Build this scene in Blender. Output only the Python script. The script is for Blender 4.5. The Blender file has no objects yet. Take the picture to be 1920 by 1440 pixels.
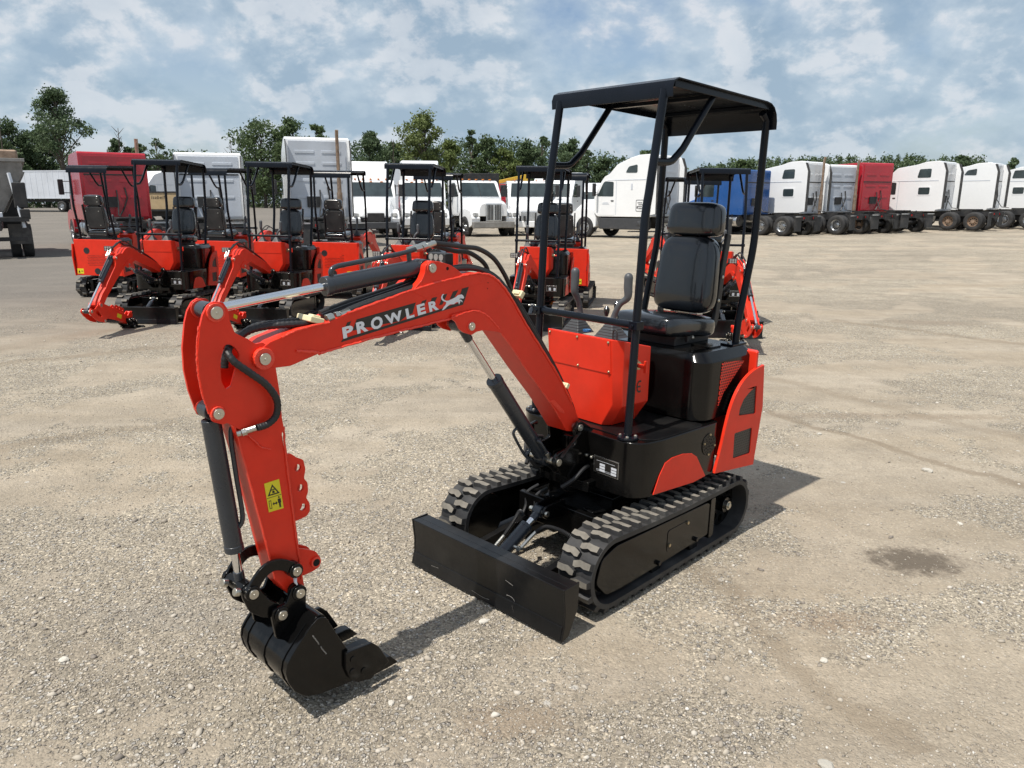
import bpy, bmesh, math, random
import numpy as np
from mathutils import Vector, Matrix, Quaternion
from mathutils.geometry import tessellate_polygon
R = math.radians
random.seed(7); rng = np.random.default_rng(7)
scene = bpy.context.scene

# ------------------------------------------------------------------ camera
FPX, YH, CAMH, ROLL = 1400.8, 381.5, 1.6899, 0.0172
PITCH = math.atan((720 - YH) / FPX)
cd = bpy.data.cameras.new('camera'); cam = bpy.data.objects.new('camera', cd)
scene.collection.objects.link(cam); scene.camera = cam
cd.sensor_width = 36; cd.lens = FPX / 1920 * 36; cd.clip_start = 0.05; cd.clip_end = 3000
cam.location = (0, 0, CAMH); cam.rotation_euler = (math.pi / 2 - PITCH, 0, 0)

# ------------------------------------------------------------------ light
SUN_EL, SUN_AZ = R(65.0), R(224.6)          # azimuth: math angle of the direction towards the sun
sd = Vector((math.cos(SUN_EL) * math.cos(SUN_AZ), math.cos(SUN_EL) * math.sin(SUN_AZ), math.sin(SUN_EL)))
sl = bpy.data.lights.new('sun', 'SUN'); sl.energy = 5.0; sl.angle = R(0.55); sl.color = (1.0, 0.95, 0.87)
so = bpy.data.objects.new('sun', sl); scene.collection.objects.link(so)
so.rotation_euler = sd.to_track_quat('Z', 'Y').to_euler(); so.location = (0, 0, 30)

w = bpy.data.worlds.new('World'); scene.world = w; w.use_nodes = True
nt = w.node_tree; nt.nodes.clear()
def N(t, typ, **kw):
    n = t.nodes.new(typ)
    for k, v in kw.items(): setattr(n, k, v)
    return n
def L(t, a, b): t.links.new(a, b)
def MATH(t, op, a, b=None, c=None, clamp=False):
    n = N(t, 'ShaderNodeMath', operation=op, use_clamp=clamp)
    for i, v in enumerate((a, b, c)):
        if v is None: continue
        if isinstance(v, (int, float)): n.inputs[i].default_value = v
        else: L(t, v, n.inputs[i])
    return n.outputs[0]
def NOISE(t, vec, scale, detail=5, rough=.5, dist=0.0):
    n = N(t, 'ShaderNodeTexNoise'); n.inputs['Scale'].default_value = scale
    n.inputs['Detail'].default_value = detail; n.inputs['Roughness'].default_value = rough
    n.inputs['Distortion'].default_value = dist
    L(t, vec, n.inputs['Vector']); return n.outputs['Fac']
def RAMP(t, fac, stops, interp='LINEAR'):
    n = N(t, 'ShaderNodeValToRGB'); n.color_ramp.interpolation = interp
    e = n.color_ramp.elements
    while len(e) < len(stops): e.new(0.5)
    for i, (p, c) in enumerate(stops):
        e[i].position = p; e[i].color = (*c, 1) if not isinstance(c, (int, float)) else (c, c, c, 1)
    L(t, fac, n.inputs[0]); return n.outputs[0]
def MIX(t, fac, a, b, blend='MIX'):
    n = N(t, 'ShaderNodeMix', data_type='RGBA', blend_type=blend)
    for i, v in ((0, fac), (6, a), (7, b)):
        if isinstance(v, (int, float)): n.inputs[i].default_value = v if i == 0 else (v, v, v, 1)
        elif isinstance(v, tuple): n.inputs[i].default_value = (*v, 1)
        else: L(t, v, n.inputs[i])
    return n.outputs[2]
def MAPPING(t, vec, loc=(0, 0, 0), rot=(0, 0, 0), sc=(1, 1, 1)):
    n = N(t, 'ShaderNodeMapping'); n.inputs[1].default_value = loc; n.inputs[2].default_value = rot; n.inputs[3].default_value = sc
    L(t, vec, n.inputs[0]); return n.outputs[0]

def build_world():
    t = nt
    sky = N(t, 'ShaderNodeTexSky', sky_type='NISHITA'); sky.sun_disc = False
    sky.sun_elevation = SUN_EL; sky.sun_rotation = math.pi / 2 - SUN_AZ
    sky.air_density = 1.0; sky.dust_density = 1.6; sky.ozone_density = 1.5
    skyb = N(t, 'ShaderNodeBackground'); L(t, sky.outputs[0], skyb.inputs[0]); skyb.inputs[1].default_value = 0.12
    geo = N(t, 'ShaderNodeTexCoord').outputs['Generated']
    sep = N(t, 'ShaderNodeSeparateXYZ'); L(t, geo, sep.inputs[0])
    z = MATH(t, 'MAXIMUM', sep.outputs[2], 0.0)
    zz = MATH(t, 'ADD', z, 0.60)                        # a cloud deck seen in mild perspective
    comb = N(t, 'ShaderNodeCombineXYZ')
    L(t, MATH(t, 'DIVIDE', sep.outputs[0], zz), comb.inputs[0]); L(t, MATH(t, 'DIVIDE', sep.outputs[1], zz), comb.inputs[1])
    P = MAPPING(t, comb.outputs[0], loc=(3.4, 1.7, 0.3), sc=(1.7, 1.75, 1))
    big = NOISE(t, P, 1.3, 4, .5)
    mid = NOISE(t, P, 4.2, 12, .58, .10)
    P2 = MAPPING(t, P, loc=(-0.02, 0.07, 0))
    mid2 = NOISE(t, P2, 4.2, 12, .58, .10)
    small = NOISE(t, P, 13.0, 8, .6)
    lit = MATH(t, 'SUBTRACT', mid, mid2)
    cov = MATH(t, 'ADD', MATH(t, 'MULTIPLY', big, .55), MATH(t, 'MULTIPLY', mid, .45))
    dens = RAMP(t, cov, [(.36, 0.05), (.45, .78), (.53, 1.0)])
    core = RAMP(t, MATH(t, 'ADD', cov, MATH(t, 'MULTIPLY', lit, -.9)), [(.44, 0.0), (.62, 1.0)])
    pf = MATH(t, 'ADD', MATH(t, 'ADD', mid, MATH(t, 'MULTIPLY', lit, 1.3)), MATH(t, 'MULTIPLY', MATH(t, 'SUBTRACT', small, .5), .28))
    puff = RAMP(t, pf, [(.47, 0.0), (.56, .35), (.66, 1.0)])
    base = MIX(t, core, (.53, .62, .70), (.31, .42, .535))
    ccol = MIX(t, MATH(t, 'MULTIPLY', puff, RAMP(t, cov, [(.46, .85), (.60, .45)])), base, (.80, .80, .82))
    haze = RAMP(t, z, [(0.0, 1.0), (.08, .60), (.24, 0.0)])
    ccol = MIX(t, MATH(t, 'MULTIPLY', haze, .5), ccol, (.42, .54, .65))
    cb = N(t, 'ShaderNodeBackground'); L(t, ccol, cb.inputs[0]); cb.inputs[1].default_value = 1.0
    mx = N(t, 'ShaderNodeMixShader')
    L(t, MATH(t, 'MAXIMUM', MATH(t, 'MULTIPLY', dens, .93), MATH(t, 'MULTIPLY', haze, .8)), mx.inputs[0])
    L(t, skyb.outputs[0], mx.inputs[1]); L(t, cb.outputs[0], mx.inputs[2])
    out = N(t, 'ShaderNodeOutputWorld'); L(t, mx.outputs[0], out.inputs[0])
build_world()
vs = scene.view_settings
vs.view_transform = 'Standard'; vs.look = 'None'; vs.gamma = 1.0; vs.use_curve_mapping = False; vs.exposure = 0.08
scene.cycles.use_denoising = True
scene.cycles.max_bounces = 6; scene.cycles.diffuse_bounces = 3; scene.cycles.glossy_bounces = 3
scene.cycles.transparent_max_bounces = 8; scene.cycles.caustics_reflective = False; scene.cycles.caustics_refractive = False

# ------------------------------------------------------------------ materials
MATS = {}
def mat(name, col, rough=.5, metal=0.0, coat=0.0, var=.06, vscale=6.0, bump=0.0, bscale=60.0, dirt=0.0, dirtcol=(.34, .30, .25), emit=None, spec=.5):
    if name in MATS: return MATS[name]
    m = bpy.data.materials.new(name); m.use_nodes = True; t = m.node_tree
    b = t.nodes['Principled BSDF']
    tc = N(t, 'ShaderNodeTexCoord').outputs['Object']
    n1 = NOISE(t, tc, vscale, 5, .6)
    lo = tuple(max(0, c * (1 - var)) for c in col); hi = tuple(min(1, c * (1 + var)) for c in col)
    c = MIX(t, RAMP(t, n1, [(.35, 0.0), (.65, 1.0)]), lo, hi)
    if dirt > 0:
        n2 = NOISE(t, tc, 3.1, 8, .68)
        df = MATH(t, 'MULTIPLY', RAMP(t, n2, [(.48, 0.0), (.72, 1.0)]), dirt)
        c = MIX(t, df, c, dirtcol)
        L(t, MATH(t, 'ADD', MATH(t, 'MULTIPLY', df, .5), rough), b.inputs['Roughness'])
    else:
        L(t, RAMP(t, NOISE(t, tc, vscale * 2.3, 6, .6), [(.3, max(.02, rough * .82)), (.7, min(1, rough * 1.18))]), b.inputs['Roughness'])
    L(t, c, b.inputs['Base Color'])
    b.inputs['Metallic'].default_value = metal; b.inputs['Coat Weight'].default_value = coat; b.inputs['Coat Roughness'].default_value = .08
    b.inputs['Specular IOR Level'].default_value = spec
    if bump > 0:
        bn = N(t, 'ShaderNodeBump'); bn.inputs['Strength'].default_value = bump; bn.inputs['Distance'].default_value = .004
        L(t, NOISE(t, tc, bscale, 4, .6), bn.inputs['Height']); L(t, bn.outputs[0], b.inputs['Normal'])
    MATS[name] = m; return m
M = dict(
    red=mat('red_paint', (.72, .032, .012), .38, coat=.05, spec=.30, var=.06, vscale=9, bump=.06, bscale=120, dirt=.04, dirtcol=(.45, .16, .09)),
    redweld=mat('red_weld_bead', (.84, .050, .020), .36, coat=.3, bump=.9, bscale=140),
    black=mat('black_gloss_paint', (.0035, .0034, .0034), .17, coat=.04, spec=.30, var=.25, dirt=.012, bump=.04, bscale=90),
    canopy=mat('canopy_paint', (.0055, .0075, .012), .24, coat=.0, spec=.22, var=.15),
    bladem=mat('blade_paint', (.0055, .0058, .0064), .30, coat=.03, spec=.33, var=.2, dirt=.035, bump=.12, bscale=40),
    grey=mat('cylinder_grey_paint', (.026, .031, .039), .28, coat=.1, var=.1),
    chrome=mat('chrome', (.72, .73, .75), .13, metal=1.0, var=.05),
    steel=mat('zinc_steel', (.55, .53, .47), .32, metal=1.0, var=.12, bump=.2, bscale=200),
    brass=mat('brass_zinc_bolt', (.50, .42, .28), .35, metal=1.0, var=.12),
    hose=mat('rubber_hose', (.014, .014, .015), .5, var=.2),
    clip=mat('cream_plastic', (.72, .64, .40), .5),
    rubber=mat('track_rubber', (.022, .022, .023), .6, var=.2, dirt=.30, dirtcol=(.20, .19, .17), bump=.3),
    lugdust=mat('dusty_lug_rubber', (.17, .155, .13), .85, var=.25, vscale=14, bump=.5, bscale=80),
    vinyl=mat('seat_vinyl', (.007, .0088, .0115), .24, coat=.6, var=.15, bump=.10, bscale=8),
    plast=mat('grey_plastic', (.070, .075, .082), .45, var=.08),
    white=mat('white_decal', (.72, .74, .78), .4, var=.02),
    decal=mat('black_decal', (.014, .013, .012), .35, var=.05),
    yellow=mat('yellow_decal', (.72, .62, .02), .45, var=.05),
    tyre=mat('tyre_rubber', (.022, .022, .023), .75, var=.2, dirt=.35, dirtcol=(.13, .12, .11), bump=.4),
    boot=mat('rubber_boot', (.045, .048, .052), .55, var=.1),
    chassis=mat('chassis_black', (.018, .018, .019), .5, var=.3, dirt=.35, dirtcol=(.10, .09, .08)),
    twhite=mat('truck_white_paint', (.82, .83, .84), .25, coat=.35, var=.03, vscale=.8, dirt=.09, dirtcol=(.45, .43, .40)),
    tred=mat('truck_red_paint', (.42, .013, .026), .25, coat=.4, var=.08, vscale=.8, dirt=.06),
    tblue=mat('truck_blue_paint', (.012, .075, .26), .25, coat=.4, var=.08, vscale=.8),
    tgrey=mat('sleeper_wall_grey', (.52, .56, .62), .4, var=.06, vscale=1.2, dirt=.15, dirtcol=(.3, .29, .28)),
    dkplastic=mat('dark_fairing_plastic', (.045, .047, .052), .5, var=.1, dirt=.2, dirtcol=(.12, .11, .10)),
    glass=mat('dark_glass', (.035, .048, .050), .06, var=.3, vscale=1.1, coat=.5),
    rust=mat('worn_stack_metal', (.30, .21, .15), .5, metal=.5, var=.3, dirt=.3),
    alu=mat('aluminium', (.6, .61, .62), .3, metal=1.0, var=.15, vscale=3),
    tan=mat('tan_wood', (.42, .31, .17), .6, var=.12, vscale=3, dirt=.2),
    trailer=mat('trailer_white', (.62, .65, .70), .45, var=.05, vscale=.6, dirt=.2, dirtcol=(.38, .37, .36)),
    galv=mat('dull_galvanised', (.26, .25, .235), .5, metal=.3, var=.2, vscale=2, dirt=.5, dirtcol=(.16, .14, .12)),
    lens=mat('lamp_lens', (.28, .28, .27), .12, var=.2, coat=.6),
    amber=mat('amber_lens', (.6, .18, .02), .2),
    redlens=mat('red_lens', (.45, .02, .02), .2),
    flap=mat('mudflap_rubber', (.035, .036, .038), .65, var=.2, dirt=.4, dirtcol=(.14, .13, .12)),
    bark=mat('bark', (.085, .07, .055), .9, var=.3, vscale=2),
)
def grille_mat(name, fg, bg, scale):
    m = bpy.data.materials.new(name); m.use_nodes = True; t = m.node_tree; b = t.nodes['Principled BSDF']
    tc = N(t, 'ShaderNodeTexCoord').outputs['Object']
    sp = N(t, 'ShaderNodeSeparateXYZ'); L(t, tc, sp.inputs[0])
    cb = N(t, 'ShaderNodeCombineXYZ'); L(t, sp.outputs[0], cb.inputs[0]); L(t, sp.outputs[2], cb.inputs[1])
    v = N(t, 'ShaderNodeTexBrick'); v.offset = .5; v.inputs['Scale'].default_value = 1.0; v.inputs['Brick Width'].default_value = scale; v.inputs['Row Height'].default_value = scale * .82
    v.inputs['Mortar Size'].default_value = scale * .17; v.inputs['Mortar Smooth'].default_value = .1; L(t, cb.outputs[0], v.inputs['Vector'])
    f = v.outputs['Fac']
    L(t, MIX(t, f, bg, fg), b.inputs['Base Color']); b.inputs['Roughness'].default_value = .4
    bn = N(t, 'ShaderNodeBump'); bn.inputs['Strength'].default_value = 1; bn.inputs['Distance'].default_value = .004
    L(t, f, bn.inputs['Height']); L(t, bn.outputs[0], b.inputs['Normal'])
    return m
M['mesh_black'] = grille_mat('black_mesh', (.035, .035, .035), (.001, .001, .001), .0165)
M['mesh_red'] = grille_mat('red_mesh', (.74, .04, .018), (.012, .002, .002), .0165)

# ------------------------------------------------------------------ mesh helper
class MB:
    def __init__(s): s.v = []; s.f = []; s.m = []; s.cur = 0
    def add(s, vs, fs):
        o = len(s.v); s.v += [tuple(p) for p in vs]; s.f += [tuple(i + o for i in f) for f in fs]; s.m += [s.cur] * len(fs)
    def box(s, c, d, rot=None):
        hx, hy, hz = d[0] / 2, d[1] / 2, d[2] / 2
        vs = [Vector((x, y, z)) for x in (-hx, hx) for y in (-hy, hy) for z in (-hz, hz)]
        if rot is not None: vs = [rot @ p for p in vs]
        s.add([p + Vector(c) for p in vs], [(0, 1, 3, 2), (4, 6, 7, 5), (0, 4, 5, 1), (2, 3, 7, 6), (0, 2, 6, 4), (1, 5, 7, 3)])
        return s
    def prism(s, poly, a, b, fn, holes=()):
        """poly (p,q) list extruded from a to b; fn(p,q,k) -> 3d point"""
        n = len(poly)
        loops = [list(poly)] + [list(h) for h in holes]
        flat = [p for l in loops for p in l]; N_ = len(flat)
        vs = [fn(p[0], p[1], a) for p in flat] + [fn(p[0], p[1], b) for p in flat]
        fs = []
        if holes:
            tr = tessellate_polygon([[Vector((p[0], p[1], 0)) for p in l] for l in loops])
            for q in tr: fs.append(tuple(q)); fs.append(tuple(i + N_ for i in reversed(q)))
        else:
            fs.append(tuple(range(n))); fs.append(tuple(reversed(range(N_, N_ + n))))
        o = 0
        for l in loops:
            k = len(l)
            for i in range(k):
                j = (i + 1) % k; fs.append((o + i, o + j, o + j + N_, o + i + N_))
            o += k
        s.add(vs, fs); return s
    def xz(s, poly, y0, y1, holes=()): return s.prism(poly, y0, y1, lambda p, q, k: (p, k, q), holes)
    def xy(s, poly, z0, z1, holes=()): return s.prism(poly, z0, z1, lambda p, q, k: (p, q, k), holes)
    def yz(s, poly, x0, x1, holes=()): return s.prism(poly, x0, x1, lambda p, q, k: (k, p, q), holes)
    def tube(s, pts, r, n=8, cap=True):
        pts = [Vector(p) for p in pts]; k = len(pts)
        rs = r if isinstance(r, (list, tuple)) else [r] * k
        up = None; rings = []
        for i in range(k):
            d = (pts[min(i + 1, k - 1)] - pts[max(i - 1, 0)])
            d = d.normalized() if d.length > 1e-9 else Vector((0, 0, 1))
            if up is None:
                up = Vector((0, 0, 1)) if abs(d.z) < .9 else Vector((1, 0, 0))
            side = d.cross(up).normalized(); up = side.cross(d).normalized()
            rings.append([pts[i] + (side * math.cos(2 * math.pi * j / n) + up * math.sin(2 * math.pi * j / n)) * rs[i] for j in range(n)])
        vs = [p for rg in rings for p in rg]; fs = []
        for i in range(k - 1):
            for j in range(n):
                a = i * n + j; b = i * n + (j + 1) % n; fs.append((a, b, b + n, a + n))
        if cap: fs.append(tuple(reversed(range(n)))); fs.append(tuple(range((k - 1) * n, k * n)))
        s.add(vs, fs); return s
    def pillow(s, d, e=.32, ez=.55, n=40, m=20, taper=0.0):
        vs = []; sg = lambda c_, p: math.copysign(abs(c_) ** p, c_)
        for i in range(m + 1):
            ph = -math.pi / 2 + math.pi * i / m
            for j in range(n):
                th = 2 * math.pi * j / n
                vs.append((d[0] / 2 * sg(math.sin(ph), ez), d[1] / 2 * sg(math.cos(ph), ez) * sg(math.cos(th), e), d[2] / 2 * sg(math.cos(ph), ez) * sg(math.sin(th), e)))
                if taper: p_ = vs[-1]; vs[-1] = (p_[0], p_[1] * (1 - taper * p_[2] / d[2]), p_[2])
        s.add(vs, [(i * n + j, i * n + (j + 1) % n, (i + 1) * n + (j + 1) % n, (i + 1) * n + j) for i in range(m) for j in range(n)]); return s
    def cyl(s, a, b, r, n=20): return s.tube([a, b], r, n)
    def bar(s, a, b, wdt, hgt, up=(0, 0, 1)):
        a, b = Vector(a), Vector(b); d = (b - a).normalized(); u = Vector(up); sd_ = d.cross(u).normalized(); u = sd_.cross(d)
        vs = []
        for p in (a, b):
            for i, j in ((-1, -1), (1, -1), (1, 1), (-1, 1)): vs.append(p + sd_ * (i * wdt / 2) + u * (j * hgt / 2))
        s.add(vs, [(3, 2, 1, 0), (4, 5, 6, 7), (0, 1, 5, 4), (1, 2, 6, 5), (2, 3, 7, 6), (3, 0, 4, 7)]); return s
    def build(s, name, material, parent=None, bev=0.0, seg=2, smooth=True, ang=35, sub=0):
        me = bpy.data.meshes.new(name); me.from_pydata(s.v, [], s.f); me.validate()
        for m_ in (material if isinstance(material, (list, tuple)) else [material]): me.materials.append(m_)
        if max(s.m, default=0) > 0 and len(me.polygons) == len(s.m): me.polygons.foreach_set('material_index', s.m)
        bm = bmesh.new(); bm.from_mesh(me); bmesh.ops.recalc_face_normals(bm, faces=bm.faces); bm.to_mesh(me); bm.free()
        if smooth:
            me.polygons.foreach_set('use_smooth', [True] * len(me.polygons)); me.set_sharp_from_angle(angle=R(ang))
        o = bpy.data.objects.new(name, me); scene.collection.objects.link(o); o.parent = parent
        if bev > 0:
            md = o.modifiers.new('bevel', 'BEVEL'); md.width = bev; md.segments = seg; md.limit_method = 'ANGLE'; md.angle_limit = R(32); md.harden_normals = True
        if sub: 
            md = o.modifiers.new('sub', 'SUBSURF'); md.levels = sub; md.render_levels = sub
        return o
def tag(o, label=None, cat=None, group=None, kind=None):
    if label: o['label'] = label
    if cat: o['category'] = cat
    if group: o['group'] = group
    if kind: o['kind'] = kind
    return o
def empty(name, loc=(0, 0, 0), rz=0.0):
    o = bpy.data.objects.new(name, None); scene.collection.objects.link(o); o.location = loc; o.rotation_euler = (0, 0, rz); o.empty_display_size = .2
    return o
def copy_tree(o, parent=None):
    c = o.copy(); scene.collection.objects.link(c); c.parent = parent
    for ch in list(o.children): copy_tree(ch, c)
    return c
def rnd(poly, r, n=4):
    """round the corners of a 2-D polygon"""
    out = []; k = len(poly)
    for i in range(k):
        p0, p1, p2 = Vector(poly[i - 1]), Vector(poly[i]), Vector(poly[(i + 1) % k])
        a, b = (p0 - p1), (p2 - p1); rr = min(r, a.length * .45, b.length * .45)
        A, B_ = p1 + a.normalized() * rr, p1 + b.normalized() * rr
        for j in range(n + 1):
            t_ = j / n; q = A * (1 - t_) ** 2 + p1 * 2 * t_ * (1 - t_) + B_ * t_ ** 2; out.append((q.x, q.y))
    return out
def spline(pts, n=6):
    P = [Vector(p) for p in pts]; out = []
    for i in range(len(P) - 1):
        p0 = P[max(i - 1, 0)]; p1 = P[i]; p2 = P[i + 1]; p3 = P[min(i + 2, len(P) - 1)]
        for j in range(n):
            t_ = j / n
            out.append(.5 * ((2 * p1) + (p2 - p0) * t_ + (2 * p0 - 5 * p1 + 4 * p2 - p3) * t_ ** 2 + (3 * p1 - p0 - 3 * p2 + p3) * t_ ** 3))
    out.append(P[-1]); return out
def circ(c, r, n=16): return [(c[0] + r * math.cos(2 * math.pi * i / n), c[1] + r * math.sin(2 * math.pi * i / n)) for i in range(n)]
_txt = {}
def text_polys(string, size=1.0, bold=0.0):
    """letters of Blender's own font as flat 2-D vertices and faces"""
    key = (string, bold)
    if key not in _txt:
        cu = bpy.data.curves.new('tmp_text', 'FONT'); cu.body = string; cu.size = 1; cu.offset = bold; cu.fill_mode = 'FRONT'; cu.resolution_u = 3; cu.space_character = 1.12
        ob = bpy.data.objects.new('tmp_text', cu); scene.collection.objects.link(ob)
        dg = bpy.context.evaluated_depsgraph_get(); me = bpy.data.meshes.new_from_object(ob.evaluated_get(dg))
        _txt[key] = ([(v.co.x, v.co.y) for v in me.vertices], [tuple(p.vertices) for p in me.polygons])
        bpy.data.objects.remove(ob); bpy.data.curves.remove(cu); bpy.data.meshes.remove(me)
    v, f = _txt[key]; return [(a * size, b * size) for a, b in v], f

# ------------------------------------------------------------------ ground height
def smooth(a, b, x): t_ = np.clip((x - a) / (b - a), 0, 1); return t_ * t_ * (3 - 2 * t_)
_ax = Vector((0, math.cos(PITCH), -math.sin(PITCH)))
ROT = Matrix.Rotation(ROLL, 3, _ax)                    # the yard falls about one degree to the right
if (ROT @ Vector((1, 0, 0))).z > 0: ROT = Matrix.Rotation(-ROLL, 3, _ax)
_c = Vector((0, 0, CAMH)); _n = ROT @ Vector((0, 0, 1))
def roll_pt(p): return _c + ROT @ (Vector(p) - _c)
def gh(x, y):
    """height of the yard: tilted close by, level farther off, rising a little at the far left"""
    zn = CAMH - (CAMH + _n.x * x + _n.y * y) / _n.z
    d = np.sqrt(x * x + y * y)
    k = smooth(15, 34, d)
    # far-left rise
    far = smooth(45, 90, y) * smooth(5, -35, x) * 1.1 + smooth(28, 60, y) * smooth(8, 30, x) * .35
    return zn * (1 - k) + far * k
def vnoise(x, y, seed=0):
    xi = np.floor(x).astype(np.int64); yi = np.floor(y).astype(np.int64); xf = x - xi; yf = y - yi
    def hsh(a, b):
        n = (a * 374761393 + b * 668265263 + seed * 1442695041) & 0x7fffffff
        n = (n ^ (n >> 13)) * 1274126177 & 0x7fffffff
        return ((n ^ (n >> 16)) & 0xffff) / 65535.0
    u = xf * xf * (3 - 2 * xf); v = yf * yf * (3 - 2 * yf)
    return (hsh(xi, yi) * (1 - u) + hsh(xi + 1, yi) * u) * (1 - v) + (hsh(xi, yi + 1) * (1 - u) + hsh(xi + 1, yi + 1) * u) * v
def fbm(x, y, o=4, seed=0):
    s = 0; a = .5
    for i in range(o): s = s + a * vnoise(x * 2 ** i, y * 2 ** i, seed + i); a *= .5
    return s
MX, MY, MYAW = .4859, 3.5884, 3.94823                  # the near excavator on the untilted plane
def relief(x, y):
    d = np.sqrt(x * x + y * y)
    fade = 1 - smooth(9, 26, d)
    q = .75 * x - .66 * y; p = .66 * x + .75 * y
    r = (fbm(x * 1.3, y * 1.3, 5, 3) - .47) * .030 + (fbm(p * .8, q * 5.0, 3, 9) - .45) * .014
    # keep it flat under the near machine
    c, s = math.cos(MYAW), math.sin(MYAW); lx = c * (x - MX) + s * (y - MY); ly = -s * (x - MX) + c * (y - MY)
    m = smooth(.95, .6, np.abs(ly)) * smooth(1.3, .9, np.abs(lx))
    r = r * (1 - .85 * m) - .004 * m
    r2 = (fbm(x * .12, y * .35, 3, 21) - .45) * .10 * smooth(12, 30, d)
    return r * fade + r2

def gravel(x, y):
    """0 = packed dirt, 1 = loose gravel"""
    wx = x + .9 * (fbm(x * .9 + 5, y * .9, 3, 50) - .45); wy = y + .9 * (fbm(x * .9, y * .9 + 9, 3, 60) - .45)
    p = .82 * wx + .57 * wy; q = -.57 * wx + .82 * wy
    a = fbm(p * .75 + 3.3, q * 1.25 + 1.7, 5, 70); b_ = fbm(x * 5.5, y * 5.5, 4, 80)
    return smooth(.37, .53, a * .78 + b_ * .22)
def build_ground():
    def axis(lo, hi, dense_lo, dense_hi, step, grow=1.08):
        a = list(np.arange(dense_lo, dense_hi, step)); s = step; x = dense_hi
        while x < hi: a.append(x); s *= grow; x += s
        a.append(hi); s = step; x = dense_lo - step; b = []
        while x > lo: b.append(x); s *= grow; x -= s
        b.append(lo); return np.array(sorted(set(np.round(a + b, 5))))
    xs = axis(-900, 900, -3.6, 3.6, .028, 1.05); ys = axis(-60, 1400, 1.5, 7.0, .028, 1.045)
    X, Y = np.meshgrid(xs, ys); Z = gh(X, Y) + relief(X, Y)
    co = np.stack([X, Y, Z], -1).reshape(-1, 3); nx, ny = len(xs), len(ys)
    i = np.arange(nx * ny).reshape(ny, nx)
    F = np.stack([i[:-1, :-1], i[:-1, 1:], i[1:, 1:], i[1:, :-1]], -1).reshape(-1, 4)
    me = bpy.data.meshes.new('ground'); me.vertices.add(len(co)); me.vertices.foreach_set('co', co.ravel())
    me.loops.add(F.size); me.loops.foreach_set('vertex_index', F.ravel())
    me.polygons.add(len(F)); me.polygons.foreach_set('loop_start', np.arange(len(F)) * 4); me.polygons.foreach_set('use_smooth', np.ones(len(F), bool))
    at_ = me.attributes.new('gravel', 'FLOAT', 'POINT'); at_.data.foreach_set('value', gravel(X, Y).ravel().astype(np.float32))
    me.update(); me.validate()
    m = bpy.data.materials.new('gravel_dirt'); m.use_nodes = True; t = m.node_tree; b = t.nodes['Principled BSDF']
    pos = N(t, 'ShaderNodeNewGeometry').outputs['Position']
    patch = NOISE(t, MAPPING(t, pos, rot=(0, 0, R(25)), sc=(.7, 1.0, 1)), .95, 8, .66, .9)     # dirt / gravel patches
    streak = NOISE(t, MAPPING(t, pos, rot=(0, 0, R(9)), sc=(.22, 1.0, 1)), .42, 9, .70, .9)     # wheel tracks running across
    diag = NOISE(t, MAPPING(t, pos, rot=(0, 0, R(42)), sc=(.25, 1.6, 1)), 1.1, 5, .6, .2)
    dirt = MIX(t, RAMP(t, diag, [(.35, 0.0), (.65, 1.0)]), (.338, .283, .212), (.415, .358, .282))
    grav = MIX(t, RAMP(t, streak, [(.35, 0.0), (.7, 1.0)]), (.305, .262, .200), (.402, .352, .275))
    ga = N(t, 'ShaderNodeAttribute', attribute_name='gravel').outputs['Fac']
    fmask = RAMP(t, MATH(t, 'ADD', ga, MATH(t, 'MULTIPLY', MATH(t, 'SUBTRACT', NOISE(t, pos, 9.0, 6, .7), .5), 1.1)), [(.28, 0.0), (.72, 1.0)])
    col = MIX(t, fmask, dirt, grav)
    # stones: two voronoi sizes, every cell its own tone
    def stones(scale, th):
        v = N(t, 'ShaderNodeTexVoronoi', feature='F1'); v.inputs['Scale'].default_value = scale; L(t, pos, v.inputs['Vector'])
        cc = N(t, 'ShaderNodeSeparateColor'); L(t, v.outputs['Color'], cc.inputs[0])
        return v.outputs['Distance'], cc.outputs[0], cc.outputs[1]
    d1, a1, b1 = stones(115, .4); d2, a2, b2 = stones(42, .4); d3, a3, b3 = stones(11, .4)
    tone1 = RAMP(t, a1, [(0.0, .38), (.30, .80), (.75, 1.08), (.92, 1.35), (1.0, 2.1)])
    col = MIX(t, MATH(t, 'MULTIPLY', MATH(t, 'ADD', MATH(t, 'MULTIPLY', fmask, .70), .24), 1.0), col, MIX(t, 1.0, col, tone1, 'MULTIPLY'))
    pick2 = MATH(t, 'MULTIPLY', RAMP(t, b2, [(.58, 0.0), (.62, 1.0)]), RAMP(t, d2, [(.30, 1.0), (.42, 0.0)]))
    pick2 = MATH(t, 'MULTIPLY', pick2, MATH(t, 'ADD', MATH(t, 'MULTIPLY', fmask, .85), .12))
    stc = RAMP(t, a2, [(0.0, (.20, .185, .17)), (.5, (.40, .38, .35)), (1.0, (.66, .63, .57))])
    col = MIX(t, pick2, col, stc)
    pick3 = MATH(t, 'MULTIPLY', RAMP(t, b3, [(.97, 0.0), (.98, 1.0)]), RAMP(t, d3, [(.12, 1.0), (.2, 0.0)]))
    col = MIX(t, pick3, col, (.50, .47, .42))
    mott = NOISE(t, pos, 3.2, 10, .75)
    col = MIX(t, 1.0, col, RAMP(t, mott, [(.30, .80), (.50, 1.0), (.70, 1.16)]), 'MULTIPLY')
    # far tyre streaks, darker and greyer towards the back left
    col = MIX(t, MATH(t, 'MULTIPLY', RAMP(t, streak, [(.38, 1.0), (.58, 0.0)]), .26), col, (.20, .178, .150))
    sp = N(t, 'ShaderNodeSeparateXYZ'); L(t, pos, sp.inputs[0])
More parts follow.
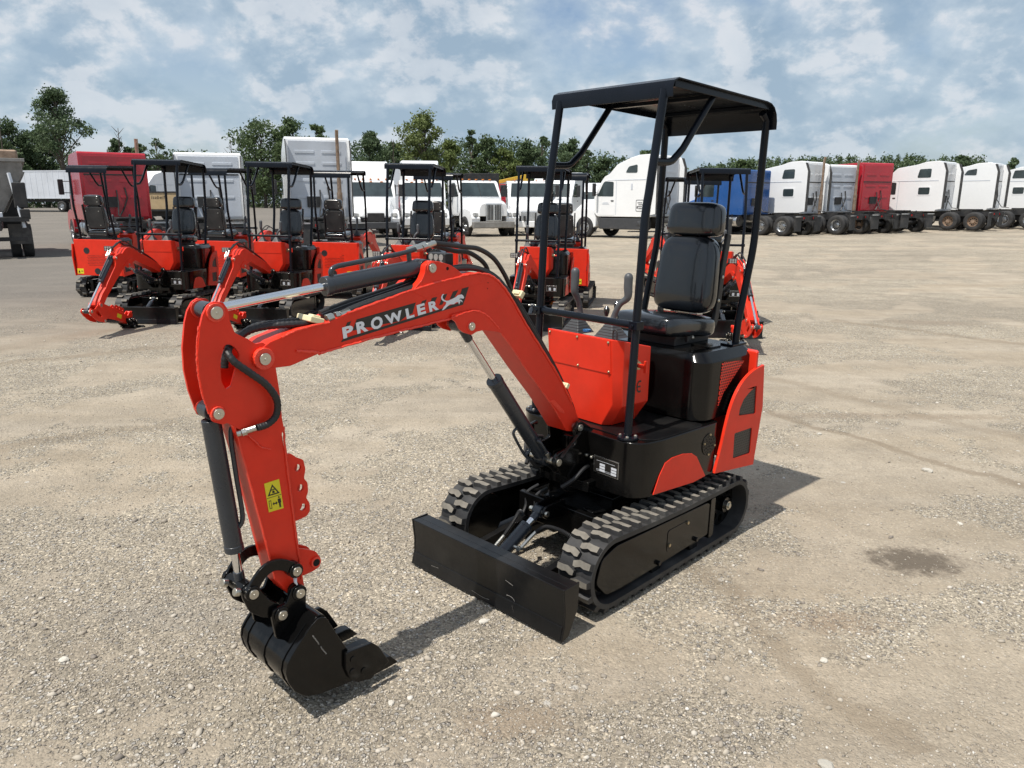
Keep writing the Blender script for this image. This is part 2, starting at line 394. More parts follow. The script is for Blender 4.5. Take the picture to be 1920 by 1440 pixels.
    leftish = MATH(t, 'MULTIPLY', RAMP(t, MATH(t, 'MULTIPLY_ADD', sp.outputs[0], -.05, .35), [(.30, 0.0), (.75, 1.0)]), RAMP(t, MATH(t, 'MULTIPLY', sp.outputs[1], .02), [(.12, 0.0), (.26, 1.0)]))
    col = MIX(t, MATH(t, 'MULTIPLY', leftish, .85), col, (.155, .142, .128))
    # oil stain and brown damp spots
    def spot(cx, cy, rx, ry, color, amt, col):
        mp = MAPPING(t, pos, loc=(-cx / rx, -cy / ry, 0), sc=(1 / rx, 1 / ry, 0))
        ln = N(t, 'ShaderNodeVectorMath', operation='LENGTH'); L(t, mp, ln.inputs[0])
        dd = MATH(t, 'ADD', ln.outputs['Value'], MATH(t, 'MULTIPLY', MATH(t, 'SUBTRACT', NOISE(t, pos, 16, 8, .75), .5), 2.2))
        return MIX(t, MATH(t, 'MULTIPLY', RAMP(t, dd, [(.45, 1.0), (1.05, 0.0)]), amt), col, color)
    for (u, v_, rx, ry, c_, a_) in SPOTS:
        p = gpt(u, v_); col = spot(p[0], p[1], rx, ry, c_, a_, col)
    for (u0, v0, u1, v1, wd_, am) in RUTS:
        p0, p1 = gpt(u0, v0), gpt(u1, v1); ang = math.atan2(p1[1] - p0[1], p1[0] - p0[0]); Lr = math.hypot(p1[0] - p0[0], p1[1] - p0[1])
        c_, s_ = math.cos(-ang), math.sin(-ang)
        mp = MAPPING(t, pos, loc=(-(c_ * p0[0] - s_ * p0[1]), -(s_ * p0[0] + c_ * p0[1]), 0), rot=(0, 0, -ang))
        s2 = N(t, 'ShaderNodeSeparateXYZ'); L(t, mp, s2.inputs[0])
        wob = MATH(t, 'MULTIPLY', MATH(t, 'SUBTRACT', NOISE(t, pos, 1.6, 5, .6), .5), .55)
        dd = MATH(t, 'ABSOLUTE', MATH(t, 'ADD', s2.outputs[1], wob))
        dd = MATH(t, 'ADD', dd, MATH(t, 'MULTIPLY', MATH(t, 'SUBTRACT', NOISE(t, pos, 14, 5, .7), .5), wd_ * 1.6))
        inside = MATH(t, 'MULTIPLY', MATH(t, 'GREATER_THAN', s2.outputs[0], 0.0), MATH(t, 'LESS_THAN', s2.outputs[0], Lr))
        lin = MATH(t, 'MULTIPLY', RAMP(t, MATH(t, 'DIVIDE', dd, wd_ * 2), [(.25, 1.0), (.75, 0.0)]), inside)
        col = MIX(t, MATH(t, 'MULTIPLY', lin, am), col, (.215, .170, .120))
    L(t, col, b.inputs['Base Color']); b.inputs['Roughness'].default_value = .93; b.inputs['Specular IOR Level'].default_value = .25
    hgt = MATH(t, 'ADD', MATH(t, 'MULTIPLY', MATH(t, 'SUBTRACT', .6, d1), .35), MATH(t, 'MULTIPLY', pick2, .9))
    hgt = MATH(t, 'ADD', hgt, MATH(t, 'MULTIPLY', NOISE(t, pos, 28, 6, .7), 1.3))
    bn = N(t, 'ShaderNodeBump'); bn.inputs['Strength'].default_value = 1.0; bn.inputs['Distance'].default_value = .012
    L(t, hgt, bn.inputs['Height']); L(t, bn.outputs[0], b.inputs['Normal'])
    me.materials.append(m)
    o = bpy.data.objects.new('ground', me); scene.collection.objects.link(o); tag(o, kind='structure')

def cam_ray(u, v):
    a = (u - 960) / FPX; b = -(v - 720) / FPX
    return Vector((a, math.cos(PITCH) + b * math.sin(PITCH), -math.sin(PITCH) + b * math.cos(PITCH)))
def gpt(u, v):
    d = cam_ray(u, v); lo, hi = .5, 400
    for _ in range(50):
        k = (lo + hi) / 2; z = CAMH + k * d.z
        if z > gh(k * d.x, k * d.y): lo = k
        else: hi = k
    return k * d.x, k * d.y
def at(u, Y):
    """point on the yard under photo column u, Y metres out"""
    x = (u - 960) / FPX * (Y * math.cos(PITCH) + CAMH * math.sin(PITCH)); return (x, Y, float(gh(x, Y)))
def zat(v, Y): 
    a = math.atan((720 - v) / FPX) - PITCH; return CAMH + Y * math.tan(a)
RUTS = [(1080, 668, 1990, 935, .05, .6), (1150, 640, 1990, 840, .09, .35), (-60, 690, 420, 640, .10, .4), (1250, 1020, 1700, 1420, .05, .45), (-40, 850, 330, 790, .07, .4), (1560, 600, 1990, 655, .12, .45), (600, 560, -300, 700, .2, .3)]
SPOTS = [(1712, 1052, .27, .20, (.105, .085, .065), .85), (1560, 1165, .30, .12, (.26, .19, .13), .55), (960, 1350, .26, .13, (.24, .18, .125), .5),
         (1170, 1000, .3, .2, (.26, .21, .155), .4), (1740, 605, .9, .35, (.25, .20, .15), .5), (1650, 780, 1.5, .12, (.24, .19, .14), .5), (350, 1150, .5, .15, (.27, .25, .22), .3)]
build_ground()

# ------------------------------------------------------------------ excavator
# Measured shapes: photo pixel -> the machine's own frame (x forward, y to its left, z up), at a known y.
_cy, _sy = math.cos(MYAW), math.sin(MYAW)
_roll = ROLL
def _ray(u, v):
    a = (u - 960) / FPX; b = (v - 720) / FPX
    a, b = math.cos(_roll) * a + math.sin(_roll) * b, -(-math.sin(_roll) * a + math.cos(_roll) * b)
    d = Vector((a, math.cos(PITCH) + b * math.sin(PITCH), -math.sin(PITCH) + b * math.cos(PITCH)))
    f = lambda q: Vector((_cy * q.x + _sy * q.y, -_sy * q.x + _cy * q.y, q.z))
    return f(Vector((-MX, -MY, CAMH))), f(d)
def B(u, v, y=.06):
    o, d = _ray(u, v); k = (y - o.y) / d.y; q = o + d * k; return (q.x, q.z)
UYAW = -.06534
_uc, _us = math.cos(UYAW), math.sin(UYAW)
def H(u, v, y=.41):
    """same, in the slewed upper body's frame"""
    o, d = _ray(u, v); f = lambda q: Vector((_uc * q.x + _us * q.y, -_us * q.x + _uc * q.y, q.z)); o = f(o); d = f(d)
    k = (y - o.y) / d.y; q = o + d * k; return (q.x, q.z)
def Bl(pts, y=.06): return [B(u, v, y) for u, v in pts]
def Hl(pts, y=.41): return [H(u, v, y) for u, v in pts]
def rot2(p, c, a): 
    x, z = p[0] - c[0], p[1] - c[1]; return (c[0] + x * math.cos(a) - z * math.sin(a), c[1] + x * math.sin(a) + z * math.cos(a))

PF = B(1077, 799, .06); PP = B(496, 673, .07); PAT = B(408, 587, .07); PAL = B(412, 777, .07); PBE = B(884, 612, .07); PBT = B(813, 503, .07)
PL = B(474, 1113, .08); PA1 = B(555, 1070, .08); PK = B(561, 1111, .08); PK2 = B(528, 1152, .08); PCL = B(1046, 867, .09)

def build_excavator(pose, detail, label, group, name='mini_excavator'):
    al, be, ka, uyaw = pose
    root = empty(name); tag(root, label, 'mini excavator', group)
    TB = lambda p: rot2(p, PF, al)
    TA = lambda p: rot2(TB(p), TB(PP), be)
    TK = lambda p: rot2(TA(p), TA(PK), ka)
    I = lambda p: p
    def ext(mb, poly, y0, y1, T=I, holes=()):
        mb.xz([T(p) for p in poly], y0, y1, holes=[[T(p) for p in h] for h in holes]); return mb
    def both(mb, poly, y0, y1, T=I, holes=()):
        ext(mb, poly, y0, y1, T, holes); ext(mb, poly, -y1, -y0, T, holes); return mb
    c_, s_ = math.cos(uyaw), math.sin(uyaw)
    up_parts = []
    def U(o): up_parts.append(o); return o
    def pin(p, T, half, parent, r=.0165, cap='steel', m='redweld', boss=.024):
        q = T(p)
        if boss:
            mb = MB(); mb.cyl((q[0], half - .012, q[1]), (q[0], half + .006, q[1]), boss, 18); mb.cyl((q[0], -half + .012, q[1]), (q[0], -half - .006, q[1]), boss, 18)
            mb.build('boss', M[m], parent, bev=.003)
        mb = MB(); mb.cyl((q[0], -half - .012, q[1]), (q[0], half + .012, q[1]), r, 18)
        if detail: mb.cyl((q[0], half + .012, q[1]), (q[0], half + .015, q[1]), .004, 8)
        return mb.build('pin', M[cap], parent, bev=.002)

    # ---- undercarriage
    u = MB(); u.box((.0, 0, .22), (.62, .46, .10)); u.box((.0, 0, .30), (.42, .40, .09)); u.box((.36, 0, .24), (.035, .50, .13))
    for s in (-1, 1):
        u.bar((.30, s * .12, .26), (-.38, s * .26, .20), .07, .06)
        u.box((.02, s * .29, .19), (.34, .10, .08))
    u.build('undercarriage_frame', M['black'], root, bev=.006)
    MB().cyl((0, 0, .33), (0, 0, .405), .20, 40).build('slewing_ring', M['black'], root, bev=.004)
    fx, fz, fr, rx, rz, rr = .545, .185, .158, -.505, .172, .145
    def path(n_total, off=0.0):
        """points and outward normals round the track"""
        pts = []
        A0 = math.pi / 2; 
        def arc(cx, cz, r, a0, a1, n): 
            for i in range(n): a = a0 + (a1 - a0) * i / n; pts.append((cx + (r + off) * math.cos(a), cz + (r + off) * math.sin(a)))
        arc(fx, fz, fr, math.pi / 2, -math.pi / 2 - .12, 30)
        pts.append((fx - .16, .026 - off)); 
        for i in range(1, 8): pts.append((fx - .16 + (rx + .06 - fx + .16) * i / 8, .026 - off))
        pts.append((rx + .06, .027 - off))
        arc(rx, rz, rr, -math.pi / 2 + .0, -3 * math.pi / 2, 30)
        for i in range(10): pts.append((rx + (fx - rx) * i / 10, rz + rr + off + (fz + fr - rz - rr) * i / 10 - .010 * math.sin(math.pi * i / 10)))
        P = [Vector((p[0], p[1])) for p in pts]; L_ = [0]
        for i in range(len(P)): L_.append(L_[-1] + (P[(i + 1) % len(P)] - P[i]).length)
        out = []
        for k in range(n_total):
            s = L_[-1] * k / n_total
            for i in range(len(P)):
                if L_[i + 1] >= s: break
            a, b_ = P[i], P[(i + 1) % len(P)]; t_ = (s - L_[i]) / max(1e-9, L_[i + 1] - L_[i]); q = a.lerp(b_, t_)
            d = (b_ - a).normalized(); out.append((q, d))
        # smooth the directions
        ds = [o_[1] for o_ in out]; k = len(ds)
        return [(out[i][0], (ds[i - 1] + ds[i] + ds[(i + 1) % k]).normalized()) for i in range(k)]
    for s in (-1, 1):
        y0, y1 = s * .29, s * .465
        K = 172 if detail else 64
        mb = MB(); pp = path(K); n = len(pp); vs = []
        for q, d in pp:
            nn = Vector((-d.y, d.x))                         # outward for this winding
            qi = q - nn * .022
            for (pt, y) in ((q, y0), (q, y1), (qi, y1), (qi, y0)): vs.append((pt.x, y, pt.y))
        fs = []
        for i in range(n):
            j = (i + 1) % n
            for k in range(4): fs.append((i * 4 + k, i * 4 + (k + 1) % 4, j * 4 + (k + 1) % 4, j * 4 + k))
        mb.add(vs, fs)
        # lugs: two staggered columns of bone-shaped blocks
        NL = 43 if detail else 22
        lp = path(NL * 2)
        rl = random.Random(5 + s)
        for i in range(NL * 2):
            q, d = lp[i]; nn = Vector((-d.y, d.x)); outer = i % 2
            ym = (y0 + y1) / 2; sg = s if outer else -s
            # outline in (along, across): bar at the edge, knob towards the middle
            shp = [(-.017, .086), (.015, .086), (.019, .055), (.013, .036), (.024, .012), (.022, -.004), (-.004, -.008), (-.014, .012), (-.020, .028), (-.017, .055)]
            if not detail: shp = [(-.022, .086), (.022, .086), (.026, .01), (-.022, -.004)]
            h0 = .021 + rl.uniform(-.001, .001)
            bot = []; top = []
            for a_, c2 in shp:
                p0 = q + d * a_ - nn * .003; p1 = q + d * (a_ * .80) + nn * h0
                yy = ym + sg * c2; yt = ym + sg * (.006 + (c2 - .006) * .93)
                bot.append((p0.x, yy, p0.y)); top.append((p1.x, yt, p1.y))
            m_ = len(shp); mb.cur = 0
            mb.add(bot + top, [(k, (k + 1) % m_, m_ + (k + 1) % m_, m_ + k) for k in range(m_)])
            mb.cur = 1; mb.add(top, [tuple(range(m_))]); mb.cur = 0
        tr = mb.build('rubber_track', [M['rubber'], M['lugdust']], root, ang=30)
        ys = s * .44
        pl = MB(); poly = rnd([(.635, .155), (.60, .255), (.50, .285), (-.255, .262), (-.285, .25), (-.285, .085), (.43, .065), (.56, .075)], .02)
        pl.xz(poly, s * .415, ys); 
        tf = pl.build('track_frame', M['black'], root, bev=.003)
        if detail:
            mb = MB(); mb.xz(rnd([(.10, .115), (.10, .225), (-.085, .225), (-.085, .115)], .02), s * .438, s * .4425)
            mb.build('inspection_cover', M['black'], tf, bev=.001)
            for bx, bz in ((.085, .15), (-.07, .215)): MB().cyl((bx, ys, bz), (bx, ys + s * .009, bz), .009, 6).build('bolt', M['brass'], tf)
            for bx, bz in ((.17, .068), (-.16, .078)):
                mb = MB(); mb.cyl((bx, s * .33, bz - .012), (bx, s * .435, bz - .012), .038, 20); mb.cyl((bx, s * .435, bz + .022), (bx, s * .455, bz + .022), .012, 10)
                mb.build('track_roller', M['black'], root, bev=.003)
        mb = MB(); mb.xz(rnd([(-.285, .06), (-.285, .275), (-.33, .275), (-.33, .07)], .01), s * .36, s * .445); mb.build('chain_guard', M['black'], root, bev=.003)
        # sprocket with spokes
        mb = MB(); holes = [circ((rx + .082 * math.cos(a * math.pi / 4), rz + .082 * math.sin(a * math.pi / 4)), .021, 10) for a in range(8)]
        mb.xz(circ((rx, rz), .118, 36), s * .365, s * .385, holes=holes); mb.cyl((rx, s * .33, rz), (rx, s * .415, rz), .04, 20)
        sp = mb.build('sprocket', M['black'], root, bev=.002)
        mb = MB(); mb.cyl((rx, s * .415, rz), (rx, s * .43, rz), .024, 20); mb.cyl((rx, s * .43, rz), (rx, s * .437, rz), .014, 8); mb.build('hub_bolt', M['steel'], sp, bev=.001)
        mb = MB(); mb.cyl((fx, s * .32, fz), (fx, s * .41, fz), .125, 30); mb.build('idler_wheel', M['black'], root, bev=.004)
    # ---- dozer blade
    bx = .872
    mb = MB()
    prof = [(bx + .012, .012), (bx - .003, .07), (bx - .006, .13), (bx + .0, .185), (bx + .006, .232), (bx - .030, .232), (bx - .034, .222), (bx - .018, .215), (bx - .020, .17), (bx - .024, .13), (bx - .020, .06), (bx - .006, .008)]
    mb.xz([(p[0], p[1]) for p in prof], -.463, .463)
    mb.box((bx - .058, 0, .226), (.056, .926, .010))
    bl = mb.build('dozer_blade', M['bladem'], root, bev=.003)
    for s in (-1, 1):
        MB().xz([(bx + .014, .008), (bx - .002, .07), (bx - .004, .13), (bx + .008, .234), (bx - .086, .236), (bx - .080, .12), (bx - .03, .02)], s * .463, s * .471).build('end_plate', M['bladem'], bl, bev=.002)
    if detail:
        rs_ = random.Random(2)
        for pts, wd_ in (([(.20, .052), (.195, .075), (.175, .085), (.15, .083)], .0022), ([(.19, .055), (.205, .03)], .002), ([(.14, .148), (.185, .139)], .0016), ([(-.05, .03), (.02, .026), (.06, .03)], .0014), ([(-.33, .045), (-.28, .05)], .0012)):
            mb = MB(); up2 = []; dn2 = []
            for y_, z_ in [(p.x, p.y) for p in spline([Vector((a, b_, 0)) for a, b_ in pts], 5)]:
                ww = wd_ * rs_.uniform(.3, 1.2); xx = bx + (.0155 - .014 * (z_ - .01) / .06 if z_ < .07 else .0 - .003 + (z_ - .07) * -.02) + .0008; up2.append((xx, y_, z_ + ww)); dn2.append((xx, y_, z_ - ww))
            k_ = len(up2); mb.add(up2 + dn2, [(i, i + 1, k_ + i + 1, k_ + i) for i in range(k_ - 1)]); mb.build('scratch', M['galv'], bl, smooth=False)
    mb = MB(); mb.xz([(bx + .0145, .010), (bx + .0015, .068), (bx - .0035, .068), (bx + .008, .010)], -.460, .460); mb.build('cutting_edge', M['bladem'], bl, bev=.0015)
    mb = MB()
    for s in (-1, 1): mb.bar((.30, s * .205, .165), (.845, s * .205, .105), .035, .055)
    mb.bar((.80, -.20, .10), (.80, .20, .10), .04, .03)
    mb.build('blade_arm', M['bladem'], root, bev=.004)
    # blade cylinder
    a1 = (.50, -.005, .305); a2 = (.835, -.005, .125)
    A1, A2 = Vector(a1), Vector(a2); d = (A2 - A1).normalized()
    mb = MB(); mb.cyl(A1 + d * .10, A2 - d * .035, .030, 24); mb.cyl(A1 + d * .095, A1 + d * .112, .032, 24); mb.cyl(A2 + Vector((0, -.028, 0)), A2 + Vector((0, .028, 0)), .022, 16)
    bc = mb.build('blade_cylinder', M['grey'], root, bev=.003)
    mb = MB(); mb.cyl(A1 + d * .01, A1 + d * .11, .0145, 16); mb.build('rod', M['chrome'], bc)
    mb = MB(); mb.cyl(A1 + Vector((0, -.022, 0)), A1 + Vector((0, .022, 0)), .026, 18); mb.cyl(A1 + d * .015, A1 + d * .055, .018, 14); mb.build('rod_eye', M['grey'], bc, bev=.002)
    mb = MB(); mb.cyl(A1 + Vector((0, -.055, 0)), A1 + Vector((0, .055, 0)), .013, 14); mb.build('pin', M['steel'], bc, bev=.002)
    for s in (-1, 1):
        MB().xz(rnd([(.36, .25), (.36, .34), (.50, .335), (.525, .305), (.50, .275)], .02), s * .030 - .006, s * .030 + .006).build('cylinder_bracket', M['black'], root, bev=.002)
        MB().xz(rnd([(.86, .08), (.86, .18), (.825, .155), (.81, .125), (.82, .09)], .02), s * .034 - .006, s * .034 + .001).build('cylinder_bracket', M['black'], root, bev=.002)
    if detail:
        q0 = A1 + d * .22
        mb = MB(); mb.cyl(q0 + Vector((0, .028, .0)), q0 + Vector((0, .062, .0)), .009, 10); mb.cyl(q0 + Vector((-.012, .062, -.004)), q0 + Vector((.012, .062, .004)), .013, 10)
        mb.tube([q0 + Vector((0, .062, 0)), q0 + Vector((-.06, .075, .045)), q0 + Vector((-.085, .08, .06))], .0085, 10)
        q1 = A2 - d * .075
        mb.cyl(q1 + Vector((0, -.028, .0)), q1 + Vector((0, -.055, .0)), .009, 10); mb.tube([q1 + Vector((0, -.055, 0)), q1 + Vector((-.05, -.06, .028)), q1 + Vector((-.10, -.062, .055))], .0085, 10)
        mb.build('hose_fitting', M['steel'], bc, bev=.001)
        for pts in ([q0 + Vector((-.085, .08, .06)), q0 + Vector((-.12, .11, .085)), q0 + Vector((-.16, .17, .07)), q0 + Vector((-.21, .23, .02))],
                    [q1 + Vector((-.10, -.062, .055)), q1 + Vector((-.16, -.07, .09)), q1 + Vector((-.22, -.08, .13)), q1 + Vector((-.26, -.10, .10))]):
            sp_ = spline(pts, 40); rs = [.0085 + (.0028 if i % 3 == 0 else 0) for i in range(len(sp_))]
            MB().tube(sp_, rs, 8).build('hydraulic_hose', M['hose'], root)
        for yy in (-.13, -.19):
            MB().tube(spline([(.42, yy, .20), (.38, yy - .01, .24), (.36, yy - .02, .30), (.30, yy, .33)], 8), .008, 8).build('hydraulic_hose', M['hose'], root)

    # ---- upper body (own frame, slewed afterwards)
    def cor(x0, x1, y0, y1, r, n=6): return rnd([(x0, y0), (x1, y0), (x1, y1), (x0, y1)], r, n)
    zb, zp = .405, .667
    foot = [(-.36, -.412), (.10, -.412), (.20, -.395), (.268, -.30), (.272, -.22), (.272, .28), (.262, .345), (.215, .395), (.12, .412), (-.36, .412)]
    hb = U(MB().xy(rnd(foot, .05, 5), zb, zp).build('body_housing', M['black'], root, bev=.006, seg=3))
    U(MB().xy(rnd([(-.20, -.40), (.15, -.40), (.22, -.30), (.22, .30), (.15, .402), (-.24, .402)], .04), zp, zp + .004).build('floor_plate', M['bladem'], root, bev=.001))
    # the red flash low on each side
    lowp = Hl([(1224, 928), (1236, 892), (1247, 868), (1260, 858), (1280, 851), (1297, 850), (1306, 856), (1313, 872), (1322, 892), (1300, 904)], .413)
    for s in (-1, 1):
        U(MB().xz(lowp, s * .4105, s * .4150).build('side_flash', M['red'], root, bev=.001))
    # engine cover
    ef = rnd([(-.665, -.385), (-.265, -.385), (-.215, -.34), (-.205, 0), (-.215, .335), (-.265, .385), (-.665, .385)], .03, 4)
    mb = MB(); zt = 1.008; zc_ = .965
    cx_, sc = -.44, .93
    k = len(ef); lo = [(p[0], p[1], zp + .010) for p in ef]; mid = [(p[0], p[1], zc_) for p in ef]
    top = [(cx_ + (p[0] - cx_) * .90, p[1] * .89, zt) for p in ef]
    mb.add(lo + mid + top, [tuple(range(k - 1, -1, -1)), tuple(range(2 * k, 3 * k))] + [(i, (i + 1) % k, k + (i + 1) % k, k + i) for i in range(k)] + [(k + i, k + (i + 1) % k, 2 * k + (i + 1) % k, 2 * k + i) for i in range(k)])
    U(mb.build('engine_cover', M['black'], root, bev=.004))
    if detail:
        mb = MB(); mb.xy(rnd([(-.49, .18), (-.39, .18), (-.39, .30), (-.49, .30)], .012), zt - .004, zt + .008); U(mb.build('latch_plate', M['black'], root, bev=.002))
    tri = Hl([(1355, 682), (1360, 679), (1396, 676), (1378, 704), (1356, 738), (1346, 765)], .389)
    for s in (-1, 1):
        U(MB().xz(rnd(tri, .006, 2), s * .386, s * .3885).build('intake_grille', M['mesh_red'], root))
    # red side shell + rear panel
    shell = [(p.x, p.y) for p in spline([Vector((a, b_, 0)) for a, b_ in Hl([(1334, 886), (1347, 835), (1356, 795), (1365, 762), (1376, 734), (1390, 711), (1407, 694), (1427, 683)], .413)], 5)] + Hl([(1424, 760), (1406, 869)], .413)
    g1 = Hl([(1379, 778), (1381, 765), (1388, 748), (1399, 734), (1413, 721), (1410, 774)], .413); g2 = Hl([(1368, 858), (1371, 811), (1404, 800), (1400, 848)], .413)
    strip = Hl([(1424, 683), (1422, 650), (1408, 640), (1403, 641), (1417, 655), (1418, 687)], .41)
    for s in (-1, 1):
        sh = U(MB().xz(shell, s * .416, s * .432, holes=[list(reversed(rnd(g1, .008, 2))), list(reversed(rnd(g2, .008, 2)))]).build('side_shell', M['red'], root, bev=.004, ang=50))
        mb = MB(); gx = [(p[0], p[1]) for p in Hl([(1372, 775), (1385, 740), (1415, 715), (1416, 780)], .413)]
        mb.xz(gx, s * .400, s * .427); mb.xz([(p[0], p[1]) for p in Hl([(1364, 864), (1368, 806), (1408, 796), (1404, 855)], .413)], s * .400, s * .427)
        mb.build('shell_grille', M['mesh_black'], sh)
        pass
    # rear panel, bowed
    def bow(y): return -.668 - .020 * (1 - (y / .42) ** 2)
    ys_ = [-.425, -.40, -.30, -.15, 0, .15, .30, .40, .425]
    mb = MB(); zz_ = (.385, .985); rowo = []; rowi = []
    for z in zz_:
        for y in ys_: rowo.append((bow(y) + (.03 if abs(y) > .42 else 0), y, z))
    for z in zz_:
        for y in ys_: rowi.append((-.62, y, z))
    n9 = len(ys_); vs = rowo + rowi; fs = []
    for i in range(n9 - 1):
        fs += [(i, i + 1, n9 + i + 1, n9 + i), (2 * n9 + i, 3 * n9 + i, 3 * n9 + i + 1, 2 * n9 + i + 1), (i, 2 * n9 + i, 2 * n9 + i + 1, i + 1), (n9 + i, n9 + i + 1, 3 * n9 + i + 1, 3 * n9 + i)]
    fs += [(0, n9, 3 * n9, 2 * n9), (n9 - 1, 3 * n9 - 1, 4 * n9 - 1, 2 * n9 - 1)]
    mb.add(vs, fs); rp = U(mb.build('rear_panel', M['red'], root, bev=.006))
    mb = MB()
    for r_ in range(9):
        for c2 in range(15):
            y = -.16 + c2 * .023 + (.0115 if r_ % 2 else 0); z = .56 + r_ * .026
            if c2 - 14 > -r_ * 1.2 - 3 and r_ > 6: continue
            xo = bow(y) - .0015; mb.add([(xo, y + a * .007, z + b_ * .008) for a, b_ in ((-1, 0), (0, -1), (1, 0), (0, 1))], [(0, 1, 2, 3)])
    mb.build('perforation', M['decal'], rp)
    for yy, zz in ((.18, .80), (.02, .46)):
        xo = bow(yy); MB().cyl((xo - .003, yy, zz), (xo + .005, yy, zz), .052, 24).build('round_vent', M['chassis'], rp)
    for yy in (.33, -.27):
        xo = bow(yy); MB().box((xo - .0025, yy, .455), (.003, .11, .085)).build('warning_sticker', M['yellow'], rp)
        MB().yz([(yy + .04, .43), (yy + .005, .43), (yy + .022, .475)], xo - .0055, xo - .004).yz([(yy - .045, .45), (yy - .01, .45), (yy - .01, .46), (yy - .045, .46)], xo - .0055, xo - .004).build('sticker_print', M['decal'], rp)
    # round vent on the left side
    vc = H(1329, 833, .413)
    for s in (-1, 1):
        mb = MB(); mb.cyl((vc[0], s * .411, vc[1]), (vc[0], s * .4155, vc[1]), .056, 36); rv = U(mb.build('side_vent', M['black'], root, bev=.001))
        if detail:
            mb = MB()
            for rr_, n_ in ((.012, 5), (.027, 9), (.042, 14)):
                for i in range(n_):
                    a = 2 * math.pi * i / n_ + rr_ * 30; cx, cz = vc[0] + rr_ * math.cos(a), vc[1] + rr_ * math.sin(a)
                    mb.xz([(cx + .0045 * math.cos(t_) * 1.3, cz + .0035 * math.sin(t_)) for t_ in [j * math.pi / 4 for j in range(8)]], s * .4155, s * .4160)
            mb.build('vent_hole', mat('void_black', (.001, .001, .001), .9), rv); rv.children[0]['kind'] = 'stuff'
            for dx, dz in ((-.043, -.012), (.0, .050), (.045, .012), (.004, -.05)): MB().cyl((vc[0] + dx, s * .415, vc[1] + dz), (vc[0] + dx, s * .421, vc[1] + dz), .0055, 8).build('bolt', M['brass'], rv)
    # console (red cowl)
    CO = rnd
    x1 = .188; yl, yr = .195, -.245
    prof = [(x1 + .012, 1.098), (x1, .936), (x1 - .004, .93), (x1 - .015, .80), (x1 - .02, .76)]
    mb = MB()
    mb.box((0, 0, 0), (0, 0, 0)) if False else None
    # front outline in (y, z), with the lower corners cut away; depth from front to x=-.03
    front = [(yr, 1.098), (yl - .03, 1.098), (yl - .03, .93), (yl - .03, .79), (yl - .10, .674), (yr + .16, .674), (yr + .02, .80), (yr, .93)]
    fx_ = lambda y, z: x1 + .015 * (z - .93) / .17 if z > .93 else x1 - .02 * (.93 - z) / .26
    fr_ = [(fx_(y, z), y, z) for y, z in front]
    sd_ = [(x1 - .035, yr - .02, 1.09), (x1 - .035, yl + .005, 1.09), (x1 - .035, yl + .005, .93), (x1 - .04, yl + .005, .78), (x1 - .06, yl - .07, .672), (x1 - .06, yr + .12, .672), (x1 - .045, yr, .79), (x1 - .04, yr - .02, .93)]
    bk_ = [(-.045, p[1], p[2]) for p in sd_]; bk_[0] = (-.045, yr - .02, 1.045); bk_[1] = (-.045, yl + .005, 1.045)
    mb.add(fr_ + sd_ + bk_, [tuple(range(8)), tuple(range(23, 15, -1))] + [(i, 8 + i, 8 + (i + 1) % 8, (i + 1) % 8) for i in range(8)] + [(8 + i, 16 + i, 16 + (i + 1) % 8, 8 + (i + 1) % 8) for i in range(8)])
    co = U(mb.build('control_console', M['red'], root, bev=.004))
    sub = []
    mb = MB(); fp = [(yr + .006, 1.094), (yl - .036, 1.094), (yl - .036, .936), (yr + .006, .936)]
    mb.add([(fx_(y, z) + .0035, y, z) for y, z in fp] + [(fx_(y, z) - .002, y, z) for y, z in fp], [(0, 1, 2, 3), (7, 6, 5, 4), (0, 4, 5, 1), (1, 5, 6, 2), (2, 6, 7, 3), (3, 7, 4, 0)])
    mb.build('console_cover', M['red'], co, bev=.001)
    if detail:
        for y in (yr + .018, (yl + yr) / 2 - .02, yl - .048):
            for z in (1.083, .945): MB().tube([(fx_(y, z) + .003, y, z), (fx_(y, z) + .006, y, z), (fx_(y, z) + .009, y, z)], [.007, .0065, .004], 10).build('bolt', M['brass'], co)
        # CE mark on the left cheek
        yS = yl + .0065
        for cx, kind in ((.085, 'C'), (.028, 'E')):
            mb = MB(); arc = [(cx + .022 * math.cos(a), .862 + .030 * math.sin(a)) for a in [R(60 + 12 * i) for i in range(21)]]
            arc = [(2 * cx - p[0] - 0, p[1]) for p in arc]
            inn = [(cx - (cx - p[0]) * .68, .862 + (p[1] - .862) * .72) for p in arc]
            arc = [(2 * cx - p[0], p[1]) for p in arc]; inn = [(2 * cx - p[0], p[1]) for p in inn]
            flip = lambda P: [(2 * cx - p[0], p[1]) for p in P]
            arc, inn = flip(arc), flip(inn)
            mb.xz(arc + list(reversed(inn)), yS, yS + .0006)
            if kind == 'E': mb.xz([(cx - .006, .858), (cx + .018, .858), (cx + .018, .866), (cx - .006, .866)], yS, yS + .0006)
            mb.build('ce_mark', M['decal'], co, smooth=False)
    # battery isolator: zinc socket and red key on the left cheek
    mb = MB(); mb.cyl((.085, yl, .975), (.085, yl + .018, .975), .030, 24); mb.cyl((.085, yl + .018, .975), (.085, yl + .040, .975), .020, 20)
    sw = U(mb.build('battery_switch', M['brass'], root, bev=.002))
    mb = MB(); mb.cyl((.085, yl + .04, .975), (.085, yl + .070, .975), .010, 14); mb.box((.085, yl + .078, .975), (.012, .016, .056)); mb.build('key', M['red'], sw, bev=.003)
    # levers with rubber boots
    topz = 1.092
    levs = [((.075, -.165), (.105, -.165, 1.395)), ((.055, .035), (.02, .095, 1.385))]
